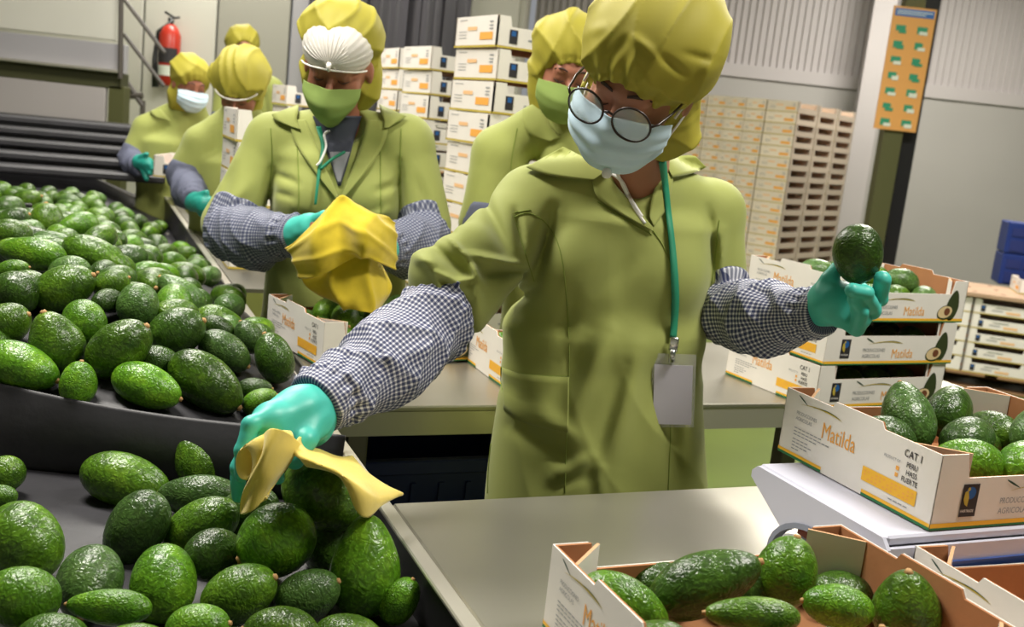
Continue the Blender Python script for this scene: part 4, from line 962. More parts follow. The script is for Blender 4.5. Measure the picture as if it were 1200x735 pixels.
# dark blue crates and a black box under the rear table
def under(name, px, py, Y, sx, sy, z0, z1, m, lab, cat):
    q0 = P(px, py, Y); c_ = empty(name, (q0[0], q0[1], z0), ANG, label=lab, category=cat); q = MB(); t = .012
    q.box((-sx/2, -sy/2, 0), (sx/2, sy/2, t), m)
    for a in (-1, 1): q.box((-sx/2, a*sy/2-t/2, 0), (sx/2, a*sy/2+t/2, z1-z0), m); q.box((a*sx/2-t/2, -sy/2, 0), (a*sx/2+t/2, sy/2, z1-z0), m)
    q.build('crate_body', c_)
    q = MB(); q.box((-sx/2-.012, -sy/2-.014, z1-z0-.03), (sx/2+.012, -sy/2, z1-z0), m, bev=.003); q.box((-sx/2-.012, sy/2, z1-z0-.03), (sx/2+.012, sy/2+.014, z1-z0), m, bev=.003); q.build('rim', c_)
    q = MB()
    for i in range(6): x = -sx/2+.03+i*(sx-.06)/6; q.box((x, -sy/2-.012, .03), (x+.012, -sy/2-.005, z1-z0-.05), m)
    q.build('rib', c_); return c_
under('plastic_crate', 488, 530, 2.15, .42, .3, .282, .52, M['dkblue'], 'dark blue crate, the lower one, under the rear steel table', 'crate')
under('plastic_crate', 488, 530, 2.15, .42, .3, .525, .77, M['dkblue'], 'dark blue crate, the upper one, under the rear steel table', 'crate')
bx = P(512, 600, 1.76); bb = empty('black_bin', (bx[0], bx[1], 0), ANG+radians(12), label='black bin with a pale worn edge standing left of the worker in glasses', category='bin')
q = MB(); q.box((-.05, -.10, 0), (.05, .10, .70), M['blackframe'], bev=.01); q.build('bin_body', bb); q = MB(); q.box((-.055, -.105, .70), (-.045, .105, .707), M['lilac']); q.build('worn_edge', bb)
# ================================================================== people
def head_prims(Mh, C0, face=True):
    T = lambda q: C0+Mh@np.array(q, float)
    pr = [(s_ell(T((0, .012, .035)), (.076, .094, .084), Mh), 0), (s_ell(T((0, -.018, -.03)), (.061, .068, .085), Mh), .03),
          (s_ell(T((0, -.055, -.088)), (.030, .028, .024), Mh), .03), (s_ell(T((.037, -.056, -.032)), (.025, .025, .028), Mh), .02), (s_ell(T((-.037, -.056, -.032)), (.025, .025, .028), Mh), .02),
          (s_cone(T((-.034, -.078, .020)), T((.034, -.078, .020)), .011, .011), .015), (s_cone(T((0, -.086, .004)), T((0, -.110, -.034)), .0065, .011), .008),
          (s_cone(T((-.011, -.099, -.038)), T((.011, -.099, -.038)), .0075, .0075), .006), (s_cone(T((-.017, -.088, -.064)), T((.017, -.088, -.064)), .008, .008), .008),
          (s_ell(T((.030, -.0735, .0)), (.0165, .0150, .0115), Mh), .004), (s_ell(T((-.030, -.0735, .0)), (.0165, .0150, .0115), Mh), .004),
          (s_ell(T((.077, .008, -.010)), (.010, .019, .030), Mh), .006), (s_ell(T((-.077, .008, -.010)), (.010, .019, .030), Mh), .006)]
    return pr
def strip_local(name, Mh, C0, pts, wid, m, parent, thick=.0012, n=24, nrm=(0, -1, 0)):
    """ribbon on the head: pts local (x,y,z), wid widths; ribbon spans local z"""
    pts = catmull(pts, n); w_ = np.interp(np.linspace(0, 1, n), np.linspace(0, 1, len(wid)), wid); vs = []
    for q, a in zip(pts, w_): vs += [C0+Mh@(q+np.array([0, 0, a/2])), C0+Mh@(q-np.array([0, 0, a/2])), C0+Mh@(q+np.array([0, thick, a/2])), C0+Mh@(q+np.array([0, thick, -a/2]))]
    fs = []
    for i in range(n-1): a = i*4; b_ = a+4; fs += [(a, a+1, b_+1, b_), (a+2, b_+2, b_+3, a+3), (a, b_, b_+2, a+2), (a+1, a+3, b_+3, b_+1)]
    return mesh_obj(name, vs, fs, m, parent, True)
def mask_sheet(name, Mh, C0, m, parent, top=.0, bot=-.118, rx=.078, pleat=.0022, cup=False, arc_=68, xs=0.):
    rows = []
    for i, v in enumerate(np.linspace(0, 1, 9)):
        z0 = top+(bot-top)*v; row = []
        for a in np.linspace(-arc_, arc_, 15):
            s = abs(a)/arc_; th = radians(a)
            front = np.interp(v, [0, .15, .35, .6, .85, 1], [.106, .114, .126, .124, .108, .085]); side = rx*np.interp(v, [0, .3, .7, 1], [1.0, 1.0, .84, .55] if cup else [.98, 1.02, .98, .82])
            if cup: front += .004*sin(pi*v)
            ridge = np.interp(v, [0, .1, .35, 1], [.012, .010, .003, .0])*math.exp(-(a/14)**2)
            zz = z0*(1-.0*s)+(s**2)*((-.030-z0)*.42)
            row.append(C0+Mh@np.array([side*sin(th)/sin(radians(arc_))*1.0, -(front*cos(th*.93)**.8+ridge)+.0, zz]))
        rows.append(row)
    return sheet(name, rows, m, parent, 44, 40, .0015, (lambda u, v: pleat*np.sin(v*2*pi*4.0+.4*np.sin(u*6)) * np.clip(1-abs(u-.5)*1.2, 0, 1)+.0012*np.sin(u*17+v*5)) if pleat else None)
def hand(name, prims, lo_pad, h, m, parent, label=None):
    f = union(prims); return f
def person(cfg):
    n0 = cfg['neck']; C0 = cfg['head']; Mh = rotm(*cfg['rot']); T = lambda q: C0+Mh@np.array(q, float); h = cfg.get('h', .006)
    root = empty('person', (float(n0[0]), float(n0[1]), 0), label=cfg['label'], category='person'); root['group'] = 'packing hall workers'
    off = np.array([n0[0], n0[1], 0.])
    fix = []
    def add(o_): fix.append(o_); return o_
    tor = cfg['torso']; yaw = cfg.get('yaw', 0); sk = cfg.get('skin', 'skin')
    # --- body, one continuous surface
    pr = head_prims(Mh, C0); pr.append((s_cone(T((0, .02, -.05)), n0+np.array([0, .01, 0]), .050, .056), .02))
    for (a, b_, r0, r1) in tor: pr.append((s_ecap(a, b_, (r0[0]-.02, r0[1]-.02), (r1[0]-.02, r1[1]-.02), yaw), .03))
    pr.append((s_cone(n0+np.array([0, .01, -.01]), tor[0][0], .050, .075), .02))
    for arm in cfg['arms']:
        for i in range(len(arm['j'])-1): pr.append((s_cone(arm['j'][i], arm['j'][i+1], (.047, .037, .026)[i], (.037, .026, .022)[i]), .02 if i == 0 else 0.008))
    zb = cfg['hipz']; hp = cfg['hip']
    for s in (-1, 1):
        hx = np.array([hp[0]+s*.085*cos(yaw), hp[1]+s*.085*sin(yaw), zb]); kn = np.array([hx[0], hx[1], .46]); an = np.array([hx[0], hx[1]+.01, .09])
        pr += [(s_cone(hx, kn, .085, .058), .03), (s_cone(kn, an, .055, .038), .01), (s_cone(an, an+np.array([0, -.15, -.04]), .04, .035), .02)]
    body = union(pr)
    pts = np.array([C0, n0]+[q for t in tor for q in t[:2]]+[q for a in cfg['arms'] for q in a['j']]+[[hp[0], hp[1], 0.1]]); lo = pts.min(0)-.26; hi = pts.max(0)+.26; lo[2] = -.01
    add(sdf_obj('body', body, lo, hi, h, M[sk], root))
    # trousers and boots
    q = []
    for s in (-1, 1):
        hx = np.array([hp[0]+s*.085*cos(yaw), hp[1]+s*.085*sin(yaw), zb]); kn = np.array([hx[0], hx[1], .46]); an = np.array([hx[0], hx[1]+.01, .16]); q += [(s_cone(hx, kn, .10, .072), .02), (s_cone(kn, an, .07, .06), .01)]
        add(sdf_obj('boot', union([(s_cone(an+[0, 0, .08], an+[0, 0, -.08], .062, .055), .01), (s_cone(an+[0, 0, -.10], an+[0, -.15, -.115], .053, .043), .03)]), an+[-.12, -.26, -.16], an+[.12, .12, .2], .012, M['boot'], root))
    add(sdf_obj('trousers', union(q), np.array([hp[0]-.3, hp[1]-.3, .1]), np.array([hp[0]+.3, hp[1]+.3, zb+.15]), .014, M['trouser'], root))
    # --- coat
    cp = []
    for i, (a, b_, r0, r1) in enumerate(tor): cp.append((s_ecap(a, b_, r0, r1, yaw), .04 if i else 0))
    cp.append((s_cone(n0+np.array([0, .01, -.035]), tor[0][0], .066, .095), .03))
    for (c, r_) in cfg.get('bust', ()): cp.append((s_ell(c, r_), .045))
    for arm in cfg['arms']:
        cp.append((s_cone(n0+np.array([0, .02, -.01]), arm['j'][0], .055, arm['r'][0]), .035)); cp.append((s_cone(arm['j'][0], arm['j'][1], arm['r'][0], arm['r'][1]), .022))
        if 'ext' in arm: cp.append((s_cone(arm['j'][1], arm['ext'], arm['r'][1], arm['r'][1]*.95), .03))
    cp += cfg.get('xprim', [])
    cu = union(cp); vcut = cfg.get('vcut'); cr = crease(cfg['creases']) if cfg.get('creases') else None; hem = cfg.get('hem', .5); sd = cfg.get('seed', 1)
    def coat(p):
        d = cu(p)+.0028*noise3(p, 13, sd)+.0016*noise3(p, 34, sd+5)-.0035*ridges(p, (.8, .2, .35), 24, sd+1, 1.4)*np.clip((1.15-p[:, 2])/.2, .25, 1)
        if cr is not None: d = d+cr(p)*1.6
        d = smax(d, hem-p[:, 2], .01)
        for (a, b_, ra, rb) in vcut or (): d = smax(d, -s_cone(a, b_, ra, rb)(p), .006)
        return d
    zl = lo.copy(); zl[2] = hem-.03; zh = hi.copy(); zh[2] = n0[2]+.12
    add(sdf_obj('coat', coat, zl, zh, cfg.get('hc', h), M['coat'], root))
    # --- sleeve guards
    for arm in cfg['arms']:
        if 'g' not in arm: continue
        ga, gb, ra, rb = arm['g']; ga = np.array(ga, float); gb = np.array(gb, float); ax = gb-ga; L_ = np.linalg.norm(ax); ax /= L_; sds = arm.get('seed', 3)
        e1 = np.cross(ax, [0, 0, 1.]); e1 /= np.linalg.norm(e1); e2 = np.cross(ax, e1)
        mid = ga+(gb-ga)*.45+np.array(arm.get('sag', (0, 0, -.012))); base_ = union([(s_cone(ga, mid, ra, ra*.98), 0), (s_cone(mid, gb, ra*.98, rb), .03)]); gcr = crease(arm['creases']) if arm.get('creases') else None
        armf = s_cone(arm['j'][0], arm['j'][1], *arm['r'])
        def guard(p, armf=armf, ga=ga, ax=ax, L_=L_, e1=e1, e2=e2, base_=base_, sds=sds, gcr=gcr):
            q = p-ga; t = q@ax/L_; th = np.arctan2(q@e2, q@e1); d = base_(p)
            d = d+.003*noise3(p, 42, sds)-.0065*ridges(p, ax*1.0+e1*.5*(-1)**sds, 48, sds, 1.1)-.004*ridges(p, ax*.6-e2*.8, 62, sds+3, 1.0)
            d = d+.0035*np.cos(th*14+3*t)*np.exp(-((t-.93)/.05)**2)+.004*np.exp(-((t-.93)/.02)**2)
            d = d+.0018*np.cos(th*17)*np.exp(-((t-.0)/.07)**2)
            if gcr is not None: d = d+gcr(p)
            co_ = smax(armf(p)+coat(p)-cu(p)-.005, np.linalg.norm(q, axis=1)-ra*1.42, .006)
            d = smin(d, co_, .004)
            return smax(smax(d, -(t+.06)*L_, .008), (t-1.05)*L_, .006)
        bl = np.minimum(ga, gb)-.12; bh = np.maximum(ga, gb)+.12
        def guv(v, ga=ga, ax=ax, e1=e1, e2=e2, ra=ra, rb=rb, L_=L_):
            q = v-ga; t = q@ax; th = np.arctan2(q@e2, q@e1); th = np.where(th < arm.get('seam', -3.2), th+2*pi, th); return np.stack([th*(ra*.9+rb*.1), t], 1)
        add(sdf_obj('sleeve_guard', guard, bl, bh, arm.get('gh', h*.7), M[arm.get('gm', 'gingham')], root, guv))
    # --- gloves
    for prims, gh, gm in cfg.get('gloves', ()):
        ps = np.concatenate([np.array(p_[:2]) for p_ in prims]); f = union([(s_cone(*p_[:4]), p_[4]) for p_ in prims])
        g = (lambda p, f=f: f(p)+.0008*noise3(p, 90, 2)+.0006*noise3(p, 220, 4))
        add(sdf_obj('glove', g, ps.min(0)-.05, ps.max(0)+.05, gh, M[gm], root))
    # --- cap with hood flap
    co = cfg.get('cap', {}); cc = np.array(co.get('c', (0, .022, .062))); crr = co.get('r', (.105, .118, .098)); oc = np.array(co.get('oc', (0, -.135, -.062))); orr = co.get('or', (.082, .125, .118)); am = co.get('amp', .006); sd2 = co.get('seed', 5)
    capu = union([(s_ell(T(cc), crr, Mh), 0)]+[(s_ell(T(c), r_, Mh), .03) for c, r_ in co.get('extra', [((0, .03, -.045), (.092, .078, .105))])]); Ci = T(oc); MhT = Mh.T; ups = Mh@np.array([0, 0, 1.]); sid = Mh@np.array([1., 0, 0]); opf = s_ell(T(oc), orr, Mh); ccr = crease(co['creases']) if co.get('creases') else None
    def cap(p):
        q = (p-Ci)@Mh; o_ = opf(p); ph = np.arctan2(q[:, 0], q[:, 2]); zt = (p-C0)@ups.astype(np.float32); d = capu(p)+am*.8*noise3(p, 24, sd2)-am*1.6*ridges(p, ups*.7+sid*.7, 34, sd2, 1.5)-am*1.2*ridges(p, sid-ups*.4, 46, sd2+2, 1.4)
        d = d+.0046*np.cos(ph*26+.8*np.sin(ph*5))*np.exp(-np.clip(o_, 0, 1)/.03)*np.clip(q[:, 2]/.03, 0, 1)
        d = d+.0025*np.exp(-((o_-.012)/.006)**2)*(q[:, 2] > 0)
        if ccr is not None: d = d+ccr(p)
        return smax(d, -o_, .004)
    add(sdf_obj('cap', cap, C0-.24, C0+.22, co.get('h', h*.75), M['cap'], root))
    cfg['root'] = root; cfg['T'] = T; cfg['Mh'] = Mh; cfg['coatf'] = coat; cfg['bodyf'] = body; cfg['fix'] = fix; cfg['off'] = off
    return cfg
def done(cfg):
    """move mesh data so every part hangs from the person's base point"""
    r_ = cfg['root']; o_ = Vector((float(cfg['off'][0]), float(cfg['off'][1]), 0)); 
    def rec(c, top):
        if c.type == 'MESH': c.data.transform(Matrix.Translation(-o_))
        for k_ in c.children: rec(k_, False)
    for c in r_.children: rec(c, True)
def brows(cfg, m='brow', lids=True):
    Mh, T, root = cfg['Mh'], cfg['T'], cfg['root']; C0 = cfg['head']
    for s in (-1, 1):
        strip_local('eyebrow', Mh, C0, [(s*.012, -.0935, .0235), (s*.028, -.0915, .0285), (s*.047, -.078, .022)], [.004, .0065, .002], M[m], root)
        if lids: strip_local('eyelash_line', Mh, C0, [(s*.0165, -.0865, -.0035), (s*.024, -.0895, -.007), (s*.033, -.0885, -.0075), (s*.044, -.080, -.0035)], [.0012, .0022, .0026, .0014], M['lid'], root)

# ------------------------------------------------------------------ the worker in glasses
HL = P(751, 96, 1.64)
W1 = person(dict(
 label='worker in round glasses and blue mask wiping one avocado and holding up another', neck=P(748, 208, 1.83), head=HL, rot=(-19, 30, 16), yaw=radians(14), h=.0048, hc=.0038, seed=1,
 torso=[(P(732, 262, 1.87), P(712, 390, 1.86), (.178, .115), (.180, .120)), (P(710, 390, 1.86), P(696, 650, 1.84), (.190, .122), (.232, .155)), (P(696, 650, 1.84), P(692, 780, 1.84), (.228, .150), (.232, .155))],
 xprim=[(s_cone(P(548, 300, 1.67), P(514, 322, 1.625), .050, .050), .02)],
 bust=[(P(668, 318, 1.785), (.078, .07, .075)), (P(772, 322, 1.82), (.072, .065, .07))],
 arms=[dict(j=[P(626, 240, 1.83), P(530, 352, 1.64), P(378, 474, 1.37), P(335, 492, 1.31)], r=(.066, .068), g=(P(512, 370, 1.60), P(377, 472, 1.37), .064, .049), gh=.003, seed=3,
            creases=[((455, 385), (430, 470), 9, .006), ((420, 400), (400, 440), 7, .006), ((470, 420), (520, 400), 9, -.006), ((500, 350), (540, 405), 8, .004), ((430, 380), (470, 440), 8, -.006), ((395, 415), (375, 445), 6, .004)]),
       dict(j=[P(834, 250, 1.94), P(846, 362, 1.92), P(955, 364, 1.68), P(985, 362, 1.645)], r=(.060, .052), g=(P(850, 367, 1.88), P(958, 367, 1.675), .063, .040), gh=.003, seed=8, sag=(0, 0, -.01),
            creases=[((870, 335), (905, 350), 6, .006), ((900, 350), (930, 410), 7, .006), ((860, 380), (900, 395), 7, .005), ((880, 345), (860, 400), 8, -.005)])],
 creases=[((648, 245), (628, 335), 7, .010), ((628, 338), (598, 352), 6, .008), ((530, 262), (518, 276), 9, .008), ((506, 288), (546, 324), 8, .011), ((566, 230), (598, 300), 8, .009), ((604, 246), (613, 292), 5, .008), ((566, 320), (614, 318), 6, .012), ((519, 334), (545, 382), 6, .010), ((524, 276), (548, 302), 4, -.007), ((546, 300), (568, 336), 4, -.009), ((546, 297), (612, 312), 4.5, -.009), ((486, 300), (512, 312), 7, -.010), ((504, 316), (536, 331), 4, -.007), ((534, 331), (556, 326), 4, -.007), ((508, 322), (536, 374), 4.5, -.008), ((556, 306), (562, 366), 6, -.006), ((540, 345), (556, 395), 5, .006),
    ((672, 340), (655, 420), 10, .004), ((715, 390), (668, 500), 13, -.009), ((690, 390), (650, 470), 12, .006), ((748, 410), (715, 545), 14, -.008), ((735, 430), (690, 560), 10, .005), ((800, 440), (812, 560), 14, -.008), ((780, 440), (790, 570), 12, .005),
   ((600, 500), (670, 545), 10, .007), ((610, 470), (680, 520), 12, -.007), ((650, 560), (690, 535), 8, -.007), ((640, 575), (700, 555), 6, .002), ((700, 540), (705, 585), 8, -.004), ((580, 440), (640, 490), 10, .004), ((830, 245), (838, 320), 6, .006), ((848, 270), (842, 340), 7, -.005), ((745, 300), (690, 350), 12, .003)],
 vcut=[(P(742, 190, 1.74), P(757, 252, 1.71), .044, .010), (P(745, 165, 1.76), P(748, 205, 1.76), .058, .05)],
 hip=P(693, 560, 1.86), hipz=.80, hem=.55,
 gloves=[([(P(392, 468, 1.385), P(352, 484, 1.33), .031, .035, 0), (P(352, 486, 1.33), P(318, 494, 1.285), .033, .026, .02), (P(362, 500, 1.34), P(322, 512, 1.29), .030, .022, .02),
           (P(322, 484, 1.285), P(294, 498, 1.255), .0125, .0115, .010), (P(294, 498, 1.255), P(284, 528, 1.245), .0115, .0105, .004), (P(284, 528, 1.245), P(283, 556, 1.25), .0105, .0095, .004),
           (P(318, 496, 1.285), P(291, 516, 1.265), .0125, .0115, .010), (P(291, 516, 1.265), P(279, 548, 1.26), .0115, .010, .004), (P(279, 548, 1.26), P(279, 582, 1.265), .010, .009, .004),
           (P(322, 506, 1.28), P(306, 528, 1.255), .0125, .0115, .010), (P(306, 528, 1.255), P(306, 556, 1.25), .0115, .010, .004), (P(330, 510, 1.28), P(322, 536, 1.265), .012, .011, .010), (P(322, 536, 1.265), P(326, 560, 1.26), .011, .0095, .004),
           (P(372, 494, 1.325), P(358, 516, 1.285), .0175, .0145, .012), (P(358, 516, 1.285), P(346, 540, 1.265), .0145, .0125, .005)], .0022, 'glove'),
         ([(P(952, 365, 1.685), P(976, 356, 1.65), .029, .033, 0), (P(976, 356, 1.65), P(990, 366, 1.63), .030, .024, .02), (P(985, 350, 1.665), P(1005, 345, 1.67), .026, .022, .02), (P(964, 342, 1.66), P(972, 328, 1.655), .017, .014, .012), (P(972, 328, 1.655), P(980, 316, 1.665), .014, .0125, .004),
           (P(984, 372, 1.625), P(1004, 384, 1.60), .0145, .0135, .006), (P(1004, 384, 1.60), P(1009, 366, 1.578), .0135, .0125, .003), (P(990, 362, 1.63), P(1010, 374, 1.60), .0145, .0140, .006), (P(1010, 374, 1.60), P(1003, 350, 1.570), .0140, .0130, .003),
           (P(996, 356, 1.635), P(1022, 364, 1.605), .0145, .0140, .006), (P(1022, 364, 1.605), P(1014, 344, 1.570), .0140, .0130, .003), (P(1014, 344, 1.570), P(999, 340, 1.562), .0130, .012, .003), (P(998, 350, 1.645), P(1030, 350, 1.62), .0145, .0135, .006), (P(1030, 350, 1.62), P(1034, 328, 1.60), .0130, .0135, .003)], .0022, 'glove')],
 cap=dict(c=(.004, .022, .066), r=(.112, .128, .102), extra=[((.0, .035, -.035), (.098, .080, .105)), ((.055, .035, -.075), (.05, .05, .06))], oc=(0, -.128, -.066), **{'or': (.0785, .128, .112)}, amp=.0048, seed=17, h=.003,
   creases=[((706, 84), (738, 40), 6, .004), ((738, 40), (770, 66), 6, -.005), ((770, 62), (802, 88), 5, .005), ((690, 40), (712, 28), 7, -.004), ((800, 62), (838, 72), 5, .003), ((812, 112), (818, 165), 6, .004), ((820, 96), (838, 66), 7, -.004), ((735, 92), (742, 66), 5, -.003)]),
))
R1 = W1['root']; T1 = W1['T']; M1 = W1['Mh']; cf = W1['coatf']
brows(W1)
mask_sheet('face_mask', M1, HL, M['bluemask'], R1, top=-.004, bot=-.120, rx=.082)
for s in (-1, 1):
    q = MB(); q.tube([T1((s*.078, -.040, -.012)), T1((s*.080, -.015, -.002)), T1((s*.083, .004, .012))], .0022, M['white'], 6); q.tube([T1((s*.072, -.046, -.062)), T1((s*.080, -.015, -.035)), T1((s*.083, .006, -.02))], .002, M['white'], 6); q.build('ear_loop', R1, True)
gl = MB(); ey = .030; gy = -.124; gz = .002
gp = empty('glasses_root', (0, 0, 0)); bpy.data.objects.remove(gp)
for s in (-1, 1):
    gl.tube([T1((s*(.0375)+.0295*cos(a), gy-.003*cos(a)*s*-1, gz+.0270*sin(a))) for a in np.linspace(0, 2*pi, 33)[:-1]], .0018, M['frame'], 8, closed=True)
    gl.tube([T1((s*.067, gy+.003, gz+.008)), T1((s*.074, gy+.012, gz+.010)), T1((s*.080, gy+.05, gz+.012)), T1((s*.083, gy+.12, gz+.010))], .0021, M['frame'], 6)
gl.tube([T1((-.0075, gy-.001, gz+.004)), T1((0, gy-.003, gz+.008)), T1((.0075, gy-.001, gz+.004))], .002, M['frame'], 6)
gle = gl.build('glasses_frame', R1, True)
for s in (-1, 1):
    q = MB(); n = 24; vs = [T1((s*.0375, gy-.002, gz))]+[T1((s*.0375+.0283*cos(a), gy, gz+.0258*sin(a))) for a in np.linspace(0, 2*pi, n+1)[:-1]]; q.add(vs, [(0, i+1, (i+1) % n+1) for i in range(n)], M['lens']); q.build('lens', gle, True)
# collar, lapels, placket, seams, pocket
Y0, Y1 = 1.45, 2.0
drape('collar_leaf', cf, [(660, 172), (676, 180), (694, 191), (708, 203)], [(616, 196), (640, 205), (668, 209), (696, 211)], Y0, Y1, M['coat'], R1, .010, .003, 24, 8)
drape('collar_leaf', cf, [(779, 190), (792, 184), (806, 182), (815, 183)], [(788, 208), (800, 206), (815, 202), (828, 196)], Y0, Y1, M['coat'], R1, .009, .003, 20, 6)
drape('lapel', cf, [(706, 201), (728, 224), (748, 246), (765, 266)], [(694, 212), (701, 232), (730, 252), (765, 271)], Y0, Y1, M['coat'], R1, .006, .003, 24, 6)
drape('lapel', cf, [(777, 190), (770, 212), (763, 236), (761, 254)], [(789, 208), (787, 226), (780, 246), (766, 266)], Y0, Y1, M['coat'], R1, .006, .003, 20, 6)
for pts in ([(765, 270), (779, 292), (788, 325), (789, 400), (787, 480), (783, 578)], [(603, 254), (620, 250), (640, 262), (655, 290), (663, 340), (667, 420), (664, 500), (662, 578)], [(587, 430), (600, 436), (630, 440), (668, 441)],
            [(587, 430), (588, 455), (600, 480), (640, 500), (666, 506)], [(601, 250), (612, 285), (626, 330)], [(843, 258), (838, 300), (834, 335)], [(575, 520), (572, 550), (571, 578)], [(603, 249), (622, 246)], [(700, 236), (732, 257), (764, 275)]):
    seam('seam', cf, pts, Y0, Y1, M['coat_seam'], R1, .0009, .0008)
drape('pocket', cf, [(588, 431), (610, 438), (640, 441), (667, 442)], [(590, 480), (612, 495), (640, 503), (666, 507)], Y0, Y1, M['coat'], R1, .0022, .002, 24, 8)
# undershirt, drawstring with toggle, lanyard and badge
seam('undershirt_edge', W1['bodyf'], [(744, 240), (754, 250), (758, 246)], Y0, Y1, M['dkred'], R1, .006, .003, 10)
bf = W1['bodyf']; allf = lambda p: np.minimum(cf(p), bf(p))
q = MB()
a = catmull([(712, 200), (728, 212), (738, 232), (752, 254)], 20); Wp = march(allf, a[:, 0], a[:, 1], 1.5, 2.0, .006); q.tube(list(Wp), .0035, M['white'], 8)
a = catmull([(722, 200), (732, 222), (744, 244), (756, 262)], 20); Wp = march(allf, a[:, 0], a[:, 1], 1.5, 2.0, .006); q.tube(list(Wp), .0028, M['white'], 8); q.build('drawstring', R1, True)
tg = P(711, 203, 1.60); q = MB(); q.tube([tg+np.array([0, 0, d]) for d in (-.008, -.006, 0, .006, .008)], [.003, .0065, .008, .0065, .003], M['white'], 10); q.build('toggle', R1, True)
la = empty('x', (0, 0, 0)); bpy.data.objects.remove(la)
lany = drape('lanyard', allf, [(772, 190), (779, 240), (785, 300), (787, 350), (785, 396)], [(781, 188), (786, 240), (793, 300), (796, 350), (793, 396)], 1.45, 2.0, M['lanyard'], R1, .007, .0015, 30, 3)
q = MB(); bpt = P(789, 404, float(march(cf, [789], [404], 1.45, 2., .008)[0][1])); dn = (P(789, 500, bpt[1])-P(789, 404, bpt[1])); 
byy = bpt[1]-.004
q.box((-.008, -.003, -.012), (.008, .003, .014), M['chrome'], lambda q_: tuple(np.array(q_)+np.array([bpt[0], byy, bpt[2]])), bev=.002); q.tube([P(788, 410, byy-.004), P(787, 424, byy-.004)], .006, M['chrome'], 8); q.build('clip', lany, True)
c4 = [P(764, 414, byy), P(816, 416, byy), P(813, 501, byy+.006), P(762, 501, byy+.006)]; p4_ = [P(767, 427, byy-.002), P(812, 429, byy-.002), P(810, 498, byy+.004), P(765, 497, byy+.004)]
def slab(nm, c4, m, par, t=.0012):
    q = MB(); bk = [a_+np.array([0, t, 0]) for a_ in c4]; q.add(c4+bk, [(0, 3, 2, 1), (4, 5, 6, 7), (0, 1, 5, 4), (1, 2, 6, 5), (2, 3, 7, 6), (3, 0, 4, 7)], m); return q.build(nm, par)
slab('badge_sleeve', c4, M['clearpvc'], lany); slab('badge_card', p4_, M['paper'], lany)
done(W1)
# held avocado and cloth under the other hand
avocado(P(1006, 298, 1.625), .0785, .096, imdir(-83, -8), 'egg', 1, 'hi', 'dark green avocado held up in the raised teal glove', None, 1.)
def G(rows): return [[P(*q) for q in r_] for r_ in rows]
c1 = sheet('cleaning_cloth', G([[(304, 516, 1.235), (310, 508, 1.215), (322, 503, 1.20), (338, 508, 1.215), (352, 520, 1.235)],
                                [(306, 536, 1.200), (310, 530, 1.190), (316, 526, 1.188), (328, 527, 1.20), (344, 532, 1.225)],
                                [(294, 562, 1.195), (299, 557, 1.187), (308, 554, 1.185), (319, 553, 1.195), (334, 550, 1.22)],
                                [(284, 583, 1.205), (289, 581, 1.20), (298, 578, 1.19), (312, 572, 1.195), (324, 566, 1.21)],
                                [(281, 602, 1.205), (284, 603, 1.20), (293, 600, 1.19), (303, 592, 1.19), (312, 584, 1.195)]]), M['cloth'], None, 40, 36, .003, lambda u, v: .0015*np.sin(u*9+v*7))
tag(c1, 'pale yellow cloth rolled round the fingers of the wiping teal glove', 'cloth')
_rows = []
for (cx, cy, Y_, rv, rh, dp) in ((287, 543, 1.215, 19, 10, .010), (293, 540, 1.210, 20, 10, .013), (304, 534, 1.212, 21, 8, .014), (322, 527, 1.228, 21, 6, .018), (340, 520, 1.245, 14, 4, .014)):
    _rows.append([P(cx+rh*sin(a), cy-rv*cos(a), Y_-dp*sin(a)) for a in np.linspace(0, 2*pi*.97, 13)])
sheet('rolled_end', _rows, M['cloth'], c1, 40, 24, .003)
c2 = sheet('cloth_tail', G([[(352, 512, 1.27), (362, 524, 1.30), (378, 530, 1.32), (400, 535, 1.33), (412, 536, 1.35)],
                                [(346, 520, 1.235), (362, 535, 1.235), (385, 540, 1.24), (408, 548, 1.27), (428, 553, 1.31)],
                                [(345, 532, 1.22), (368, 543, 1.20), (398, 553, 1.205), (425, 565, 1.25), (452, 568, 1.30)],
                                [(352, 536, 1.225), (385, 548, 1.20), (415, 570, 1.205), (442, 585, 1.25), (471, 577, 1.31)],
                                [(360, 545, 1.23), (398, 560, 1.21), (424, 605, 1.22), (448, 592, 1.26), (471, 580, 1.315)]]), M['cloth'], c1, 44, 34, .003, lambda u, v: .0015*np.sin(u*11+v*5))
